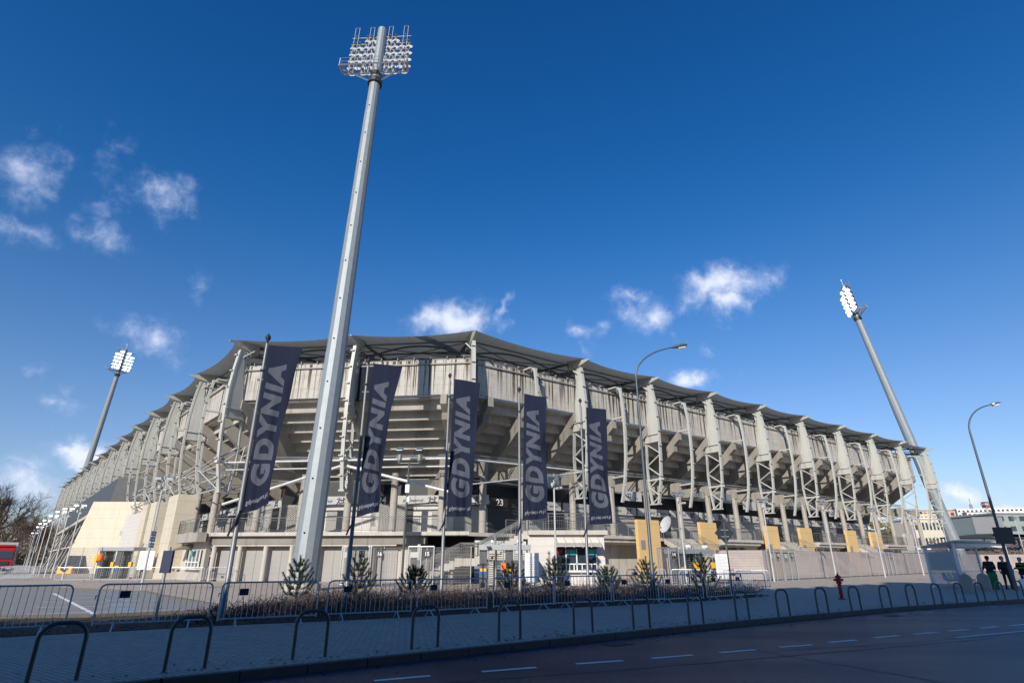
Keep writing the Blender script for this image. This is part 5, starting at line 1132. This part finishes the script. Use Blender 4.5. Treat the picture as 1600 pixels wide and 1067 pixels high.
def hedge():
    rn=random.Random(5); m=MB(); g=MB()
    def inside(x,y):
        c=False; n=len(strip)
        for i in range(n):
            x1,y1=strip[i]; x2,y2=strip[(i+1)%n]
            if (y1>y)!=(y2>y) and x<(x2-x1)*(y-y1)/(y2-y1)+x1: c=not c
        return c
    k=0
    while k<30000:
        x=rn.uniform(-8.8,12.5); y=rn.uniform(16,36); k+=1
        if not inside(x,y) or not inside(x,y-.35): continue
        hh=.36+.12*math.sin(x*1.3+y)+.1*math.sin(x*4.1+y*2)
        if x<-7: hh*=.55
        p=Vector((x,y,rn.uniform(0,hh*.75))); 
        for q in range(2):
            d=Vector((rn.gauss(0,.6),rn.gauss(0,.6),rn.uniform(.1,.9))).normalized(); l=rn.uniform(.12,.34); w=d.orthogonal().normalized()*rn.uniform(.006,.013); e=p+d*l; m.quad([p-w,p+w,e]); 
            if rn.random()<.5: 
                w2=Vector((rn.uniform(-1,1),rn.uniform(-1,1),rn.uniform(-.4,.4)))*.02; g.quad([e-w2,e+Vector((0,0,.02)),e+w2,e-Vector((0,0,.02))])
            p=e
    o=m.build('hedge',mat('hedge_twigs',(.062,.042,.036),.9,0,.3,2)); tag(o,'low bare brownish hedge filling the planted strip behind the barriers','hedge',None,'stuff')
    o=g.build('hedge_leaves',mat('hedge_leaf',(.075,.04,.022),.8,0,.3,2)); tag(o,'withered rust brown leaves clinging to the low hedge','leaves',None,'stuff')
    b=MB(); k=0
    while k<16000:
        x=rn.uniform(-24,-3); y=rn.uniform(5,24); k+=1
        if not inside(x,y) : continue
        if x>-7.4 and rn.random()<.7: continue
        p=Vector((x,y,.01)); d=Vector((rn.gauss(0,.5),rn.gauss(0,.5),1)).normalized(); w=Vector((rn.uniform(-1,1),rn.uniform(-1,1),0)).normalized()*.006; b.quad([p-w,p+w,p+d*rn.uniform(.04,.12)])
    k=0
    while k<5000:
        x=rn.uniform(-24,12); y=rn.uniform(5,30); k+=1
        if not inside(x,y): continue
        p=Vector((x,y,.02)); w=Vector((rn.uniform(-1,1),rn.uniform(-1,1),0))*.035; v=Vector((w.y,-w.x,.012)); b.quad([p-w,p+v,p+w,p-v],mi=1)
    o=b.build('grass',[mat('grass_blade',(.06,.075,.025),.8,0,.3,2),mat('dead_leaf',(.14,.08,.04),.8,0,.3,3)]); tag(o,'short grass and fallen leaves under the barriers at the left','grass',None,'stuff')
hedge()
# ------------------------------------------------------------------ lorry
T=thing('lorry','red lorry cab with a grey box body at the far left','lorry',(-61.2,72.5,0),R(38))
m=MB(); m.hexa([(-1.2,-.9,.45),(1.2,-.9,.45),(1.2,1.1,.45),(-1.2,1.1,.45)],[(-1.12,-.7,2.95),(1.12,-.7,2.95),(1.12,1.1,3.05),(-1.12,1.1,3.05)]); m.box(-1.05,1.05,-.2,1.1,3.05,3.3); m.build('cab',red,T,bevel=.06)
m=MB(); m.hexa([(-1.05,-.90,1.75),(1.05,-.90,1.75),(1.05,-.8,1.75),(-1.05,-.8,1.75)],[(-1.0,-.79,2.6),(1.0,-.79,2.6),(1.0,-.7,2.6),(-1.0,-.7,2.6)]); m.build('windscreen','dark_glass',T)
m=MB(); m.box(-1.2,1.2,1.2,8.5,.9,3.6); m.build('box_body',mat('lorry_box_grey',(.40,.42,.45),.4,0,.05),T,bevel=.03)
m=MB(); m.box(-1.22,1.22,-1.0,-.9,.35,.8); m.build('bumper',darks,T)
m=MB(); m.box(-.8,.8,-.93,-.88,1.0,1.45); m.build('grille',darks,T)
for x in (-.95,.95): m=MB(); m.box(x-.2,x+.2,-1.02,-.99,.5,.68); m.build('headlight',dimg,T)
for x in (-1.38,1.38): m=MB(); m.box(x-.1,x+.1,-.75,-.6,1.9,2.6); m.build('mirror',darks,T)
for x in (-1.0,1.0):
    for y in (0,5.5,6.8): m=MB(); m.tube((x-.15,y,.5),(x+.15,y,.5),.5,16); m.build('wheel',membr,T)
for i,(x,y,cl,w) in enumerate(((-55.6,77.5,(.03,.035,.05),'dark van parked right of the red lorry'),(-63.5,92,(.02,.03,.06),'second dark van farther behind the slanting poles'),)):
    T=thing('parked_van',w,'van',(x,y,0),R(20)); mt=mat('van_paint_'+['grey','blue'][i],cl,.3,0,.05)
    m=MB(); m.prism([(-2.2,.4),(-2.2,1.0),(-1.5,1.15),(-.8,2.1),(2.3,2.15),(2.4,.4)],-.95,.95); m.build('body',mt,T,bevel=.05); m=MB(); m.hexa([(-.85,-1.5,1.2),(.85,-1.5,1.2),(.85,-1.45,1.2),(-.85,-1.45,1.2)],[(-.8,-.85,2.0),(.8,-.85,2.0),(.8,-.8,2.0),(-.8,-.8,2.0)]); m.build('windscreen','dark_glass',T)
    for xx in (-.8,.8):
        for yy in (-1.4,1.5): m=MB(); m.tube((xx-.1,yy,.33),(xx+.1,yy,.33),.33,14); m.build('wheel',membr,T)
# ------------------------------------------------------------------ people at the bus stop
def skin_obj(name,joints,edges,radii,m,parent,sub=1):
    me=bpy.data.meshes.new(name); me.from_pydata(joints,edges,[]); o=bpy.data.objects.new(name,me); COL.objects.link(o); o.parent=parent
    sm=o.modifiers.new('s','SKIN'); sk=me.skin_vertices[0].data
    for v,r in zip(sk,radii): v.radius=(r,r) if not isinstance(r,tuple) else r
    sk[0].use_root=True; sm.use_smooth_shade=True; ss=o.modifiers.new('u','SUBSURF'); ss.levels=ss.render_levels=sub; me.materials.append(m); return o
skinm=mat('skin',(.45,.27,.2),.6,0,.05); hairm=mat('dark_hair',(.02,.015,.012),.8)
def person(label,x,y,rz,H,jm,tm,hood=True,arm=0,extra=None):
    T=thing('person',label,'person',(x,y,0),rz); k=H/1.75; T.scale=(k,k,k)
    # body: head, neck, forearms, hands with fingers (skin)
    hr=(-.30,-.18+arm*-.1,.98+arm*.12); hl=(.30,-.16,.98)
    J=[(0,0,1.40),(0,-.01,1.50),(0,-.02,1.60),(0,-.03,1.68),(0,-.02,1.73),(-.2,0,1.4),(-.26,-.02,1.14),hr,(.2,0,1.4),(.26,-.02,1.14),hl]
    E=[(0,1),(1,2),(2,3),(3,4),(0,5),(5,6),(6,7),(0,8),(8,9),(9,10)]; Rr=[.07,.055,.085,.09,.06,.045,.036,.026,.045,.036,.026]
    for h in (7,10):
        b=Vector(J[h]); s=-1 if h==7 else 1; J.append((b.x,b.y-.03,b.z-.07)); E.append((h,len(J)-1)); Rr.append((.022,.03)); pl=len(J)-1
        for f,(dx,l) in enumerate(((-.026,.075),(-.009,.085),(.009,.08),(.026,.065))): J.append((b.x+dx,b.y-.05,b.z-.1)); J.append((b.x+dx,b.y-.035,b.z-.1-l)); E+= [(pl,len(J)-2),(len(J)-2,len(J)-1)]; Rr+=[.009,.008]
        J.append((b.x-s*.035,b.y-.06,b.z-.09)); E.append((h,len(J)-1)); Rr.append(.01)
    skin_obj('body',J,E,Rr,skinm,T)
    J=[(0,0,.98),(0,0,1.12),(0,.01,1.3),(0,.01,1.43),(-.19,.01,1.42),(-.265,0,1.15),(-.29,-.14+arm*-.08,1.02+arm*.1),(.19,.01,1.42),(.265,0,1.15),(.29,-.13,1.02),(0,0,.88)]
    skin_obj('jacket',J,[(0,1),(1,2),(2,3),(3,4),(4,5),(5,6),(3,7),(7,8),(8,9),(0,10)],[(.19,.13),(.18,.13),(.2,.14),(.13,.1),.085,.065,.05,.085,.065,.05,(.19,.13)],jm,T)
    J=[(0,0,.95),(-.1,0,.88),(-.12,-.02,.5),(-.13,.02,.1),(.1,0,.88),(.12,.0,.5),(.13,.03,.1)]
    skin_obj('trousers',J,[(0,1),(1,2),(2,3),(0,4),(4,5),(5,6)],[(.15,.12),.1,.075,.055,.1,.075,.055],tm,T)
    for s in (-1,1):
        m=MB(); m.hexa([(s*.13-.05,-.16,0),(s*.13+.05,-.16,0),(s*.13+.05,.1,0),(s*.13-.05,.1,0)],[(s*.13-.04,-.1,.07),(s*.13+.04,-.1,.07),(s*.13+.045,.08,.12),(s*.13-.045,.08,.12)]); m.build('shoe',membr,T,bevel=.02)
    m=MB(); m.lathe([(.05,1.555),(.1,1.6),(.108,1.68),(.09,1.755),(.02,1.785)],12,(0,.02,0)); m.build('hood' if hood else 'cap',jm if hood else extra or hairm,T,smooth=True)
    return T
cl=mat('black_cloth',(.012,.012,.014),.85); cl2=mat('charcoal_cloth',(.03,.03,.035),.85)
person('person in a dark hooded jacket behind the right street lamp pole, left one',28.15,35.9,R(160),1.8,cl,cl2)
person('person in black with a hood, just right of the right street lamp pole',29.1,36.0,R(-20),1.78,cl,cl)
T=person('person in a dark jacket with yellow-green trim and a grey cap at the right edge',30.3,36.2,R(-70),1.72,cl,cl2,False,1,mat('grey_cap',(.12,.14,.17),.7))
m=MB(); m.box(-.31,.31,-.14,.14,1.16,1.2); m.box(-.2,.2,-.16,.16,1.36,1.39); m.build('reflective_trim',mat('hi_vis',(.35,.6,.03),.5),T)
T=thing('carrier_bag','white plastic carrier bag standing by the people at the bus stop','bag',(29.6,35.5,0)); m=MB(); m.hexa([(-.2,-.12,0),(.2,-.12,0),(.2,.12,0),(-.2,.12,0)],[(-.26,-.05,.55),(.24,-.05,.6),(.24,.06,.6),(-.26,.06,.55)]); m.build('sack',white,T,bevel=.04); m=MB(); m.path([(-.12,0,.52),(-.08,0,.75),(.08,0,.75),(.12,0,.52)],.012,5); m.build('handle',white,T)
# ------------------------------------------------------------------ far right background
def wbuild(name,label,x0,x1,y,dpt,z0,z1,c,rows,cols,roof=None,wc=None,rz=0,cat='building'):
    xc=(x0+x1)/2; T=thing(name,label,cat,(xc,y,z0),rz); w=(x1-x0)/2; h=z1-z0; m=MB(); m.box(-w,w,0,dpt,-6,h); m.build('wall',mat('wall_'+'%d_%d_%d'%tuple(int(q*100) for q in c),c,.8,0,.06,.2),T)
    m=MB(); m.box(-w-.3,w+.3,-.3,dpt+.3,h,h+.5); m.build('roof',mat('roof_'+(roof or 'grey'),{'red':(.35,.09,.05),'grey':(.3,.3,.3),'white':(.6,.6,.58)}[roof or 'grey'],.8),T)
    for r in range(rows):
        for q in range(cols):
            a=-w+2*w*(q+.22)/cols; b=-w+2*w*(q+.78)/cols; zz=h*(r+.3)/rows; z2=h*(r+.78)/rows; m=MB(); m.box(a,b,-.06,.3,zz,z2); m.build('window','dark_glass',T)
    return T
wbuild('shop_building','pale office block with a window band, between the fence and the leaning mast',116.5,126,172,10,0,12.6,(.55,.50,.40),3,9,'white')
wbuild('glass_building','dark glazed building with green bands at the right edge of the photo',157,185,192,20,0,15.5,(.24,.29,.27),5,8,'grey')
T=thing('grey_billboard','large blank grey panel seen behind the bus shelter','panel',(120.4,150,0)); m=MB(); m.box(-3.8,3.8,-.2,.2,7.0,11.7); m.build('panel',greyb,T); 
for x in (-3,3): m=MB(); m.tube((x,.3,0),(x,.3,11),.15,6); m.build('leg',galv,T)
T=thing('station_canopy','long dark canopy roof with a low pitched profile behind the bus shelter','canopy',(112,141,0)); m=MB(); m.hexa([(-9,-2,6.3),(34,-2,6.0),(34,3,6.0),(-9,3,6.3)],[(-9,-2,6.6),(0,-2,7.3),(0,3,7.4),(-9,3,6.6)]); m.hexa([(0,-2,6.7),(34,-2,6.0),(34,3,6.0),(0,3,6.7)],[(0,-2,7.3),(34,-2,6.6),(34,3,6.6),(0,3,7.4)]); m.build('roof',darks,T)
for x in (-7,0,8,16,25): m=MB(); m.tube((x,1,0),(x,1,6.3),.15,6); m.build('post',darks,T)
def slab_hill(name,pts,y0,y1,m):   # skyline pts (x,z) at depth y1, falling to the ground at y0
    mb=MB(); n=len(pts)
    for (a,b) in zip(pts,pts[1:]):
        prev=[(a[0]*.86,y0,-.2),(b[0]*.86,y0,-.2)]
        for t in (.25,.5,.75,1):
            q=[(p[0]*(.86+.14*t),y0+(y1-y0)*t,p[1]*(t**1.1)-.2) for p in (a,b)]; mb.quad([prev[0],prev[1],q[1],q[0]]); prev=q
        mb.quad([prev[0],prev[1],(b[0]*1.3,y1*1.5,-.2),(a[0]*1.3,y1*1.5,-.2)])
    return struct(mb.build(name,m,smooth=True))
slab_hill('hill',[(180,0),(235,14),(270,22),(310,27),(350,30),(390,31),(470,31),(600,28),(800,10)],230,450,mat('hill_scrub',(.13,.11,.055),.95,0,.35,.06))
slab_hill('bank',[(96,0),(104,4.5),(118,6.6),(140,6.4),(180,6.5),(240,5)],118,160,mat('bank_scrub',(.14,.105,.085),.95,0,.35,.5))
rn=random.Random(11)
def hz(x,y): return 0
HS=[(281,296,405,24,33.2,(.62,.47,.3),3,6,'red','sand coloured block at the left end of the hill town, behind the stadium end'),(298,309,412,24,33.5,(.6,.34,.26),2,3,'red','salmon pink house with a red roof, left of the long white block'),
 (331,374,432,28,36.6,(.75,.73,.70),3,16,'white','long white apartment block on the skyline of the hill town'),(310,322,400,22,31.5,(.74,.72,.68),3,4,'grey','white house below the left end of the long white block'),(322,334,385,18,27,(.66,.62,.52),2,5,'grey','cream house halfway down the hill, left of the billboard'),
 (338,352,380,20,28,(.7,.68,.6),2,4,'white','white terrace just above the blank grey panel'),(352,368,395,22,30,(.68,.6,.45),2,6,'red','pale yellow house right of the pole on the hill'),(372,392,420,24,34.5,(.66,.55,.45),3,5,'red','tan house at the right end of the skyline'),
 (300,312,370,12,21,(.72,.7,.66),3,4,'grey','white house low on the hill left of the billboard'),(316,330,360,8,17,(.6,.55,.42),3,5,'red','beige house lowest on the hill'),(288,298,385,16,24,(.7,.66,.58),2,4,'white','small white house low at the left of the hill'),(392,412,430,24,33,(.72,.7,.68),3,5,'grey','white house cut by the right edge of the photo')]
for x0,x1,y,z0,z1,c,r_,q_,rf,l in HS: wbuild('hill_house',l,x0,x1,y,9,z0,z1,c,r_,q_,rf,rz=R(-20),cat='house')['group']='houses of the hill town'
T=thing('chimney_tower','brown tower block rising over the hill skyline, behind the lamp pole','tower',(367,452,25)); m=MB(); m.box(-1.8,1.8,0,4,0,18.5); m.build('shaft',mat('tower_brown',(.22,.11,.09),.8),T); m=MB(); m.box(-2.3,.4,-.3,4.3,16,17.2); m.build('cap',whiteb,T)
T=thing('antenna_mast','thin antenna on the hill skyline left of the brown tower','antenna',(349,446,30)); m=MB(); m.tube((0,0,0),(0,0,15),.25,6); m.build('pole',greyb,T); m=MB(); m.tube((0,0,8),(0,0,11),1.0,8); m.build('dish_cluster',greyb,T)
# scrub of trees on the hill and beyond the left end
def scrub(name,label,n,fn,col,size):
    rn=random.Random(3); m=MB()
    for k in range(n):
        x,y,z,h=fn(rn)
        for q in range(26):
            c=Vector((x+rn.gauss(0,h*.28),y+rn.gauss(0,h*.28),z+abs(rn.gauss(h*.5,h*.25)))); a=Vector((rn.uniform(-1,1),rn.uniform(-1,1),rn.uniform(-1,1))).normalized()*size; b=a.orthogonal().normalized()*size*rn.uniform(.3,1); m.quad([c-a,c+b,c+a,c-b])
    o=m.build(name,mat(name+'_foliage',col,.9,0,.35,.3)); return tag(o,label,'trees',None,'stuff')
def hillpt(rn):
    t=rn.uniform(.35,1); x=rn.uniform(250,430)*(.86+.14*t); return x,230+220*t,27*t**1.1-.5,rn.uniform(3,6)
scrub('hill_trees','yellow green and brown scrub trees between the houses of the hill town',420,hillpt,(.16,.13,.05),1.1)
scrub('bank_bushes','brown leafless bushes on the bank behind the bus shelter',260,lambda rn:(rn.uniform(98,200),rn.uniform(128,165),rn.uniform(1,5),rn.uniform(1.2,2.4)),(.15,.11,.085),.3)
scrub('far_wood','brown leafless wood on the horizon beyond the lorry',500,lambda rn:(rn.uniform(-260,-95),rn.uniform(170,230),0,rn.uniform(7,11)),(.12,.095,.07),.7)
# ------------------------------------------------------------------ unseen long block added behind the viewer to shade the foreground
T=thing('shading_block','unseen long grey block added behind the viewer to shade the near pavement','building',(0,0,0))
ka=math.atan2(5.85-0,8.6-0); ka=R(34.5)
def K(s,p,z): return Vector((math.cos(ka)*s+math.sin(ka)*p, math.sin(ka)*s-math.cos(ka)*p, z))   # s along the road, p away from the road
HB=22.6
for j,(a,b,h) in enumerate(((-95,-60,HB+.6),(-60,-33,HB),(-33,-8,HB-.9),(-8,14,HB-.2))):
    m=MB(); m.box(a,b-.02,6,17,0,h,K); m.build('wall',mat('block_render',(.10,.10,.10),.9,0,.1,.5),T)
    for q in range(int((b-a)/7)): m=MB(); x=a+3+q*7; m.box(x,x+1.6,6.2,8.5,h,h+rnd.uniform(.8,1.9),K); m.build('chimney',conc,T)  # chimneys added to make the block's shadow edge uneven
m=MB()
for s in range(-94,13,3):
    for z in range(1,8): m.box(s+.5,s+2,5.93,5.99,z*3+.6,z*3+2.1,K)
o=m.build('window_band','dark_glass',T)

KT=None
for i,(sp,pp) in enumerate(((-52,4.2),(-41,3.6),(-31,4.4),(-22,3.8),(-13,4.4),(-5.5,4.0),(1.0,4.6))):
    q=K(sp,pp,0)
    if i in (0,1):
        T=bare_tree('street_tree','',q.x,q.y,16.5-i,40+i,'street trees on the near side of the road',6); KT=(KT or [])+[T]
    else: T=dup(KT[i%2],(q.x,q.y,0),i*1.3,'')
    T['label']='bare street tree on the near side of the road, behind the viewer, '+['farthest left','second','third','fourth','fifth','sixth','seventh'][i]; T['category']='tree'; T.scale=(1,1,1+.05*(i%3))

m=MB(); rn=random.Random(9)
for k in range(900):
    t=rn.random(); i=int(rn.uniform(1,7)); a=Vector(KERB[i]); b=Vector(KERB[i+1]); q=a.lerp(b,t); nrm=Vector((-(b-a).normalized().y,(b-a).normalized().x)); side=rn.choice((-1,1,1)); d=abs(rn.gauss(0,.35))+.05; z=-.112 if side<0 else .02; q=q+nrm*(d*side+(.16 if side>0 else 0)); w=Vector((rn.uniform(-1,1),rn.uniform(-1,1),0)).normalized()*rn.uniform(.012,.035); v=Vector((w.y,-w.x,.02)); p=Vector((q.x,q.y,z)); m.quad([p-w,p+v*.7,p+w,p-v*.7+Vector((0,0,.01))])
tag(m.build('kerb_leaves',MATS['dead_leaf']),'small dead leaves and grit scattered along the kerb','leaves',None,'stuff')
for i,(x,y) in enumerate(((2.3,13.9),(12.6,20.6))):
    a=R(38); m=MB(); f=lambda u,v,w,x=x,y=y:Vector((x+u*math.cos(a)-v*math.sin(a),y+u*math.sin(a)+v*math.cos(a),w)); m.box(-.3,.3,-.2,.2,-.115,-.108,f)
    for k in range(7): m.box(-.26+k*.08,-.22+k*.08,-.16,.16,-.107,-.103,f)
    tag(m.build('drain_grate',darks),'iron drain grate in the gutter, '+['below the fourth flagpole','below the red hydrant'][i],'drain','drain grates in the gutter')
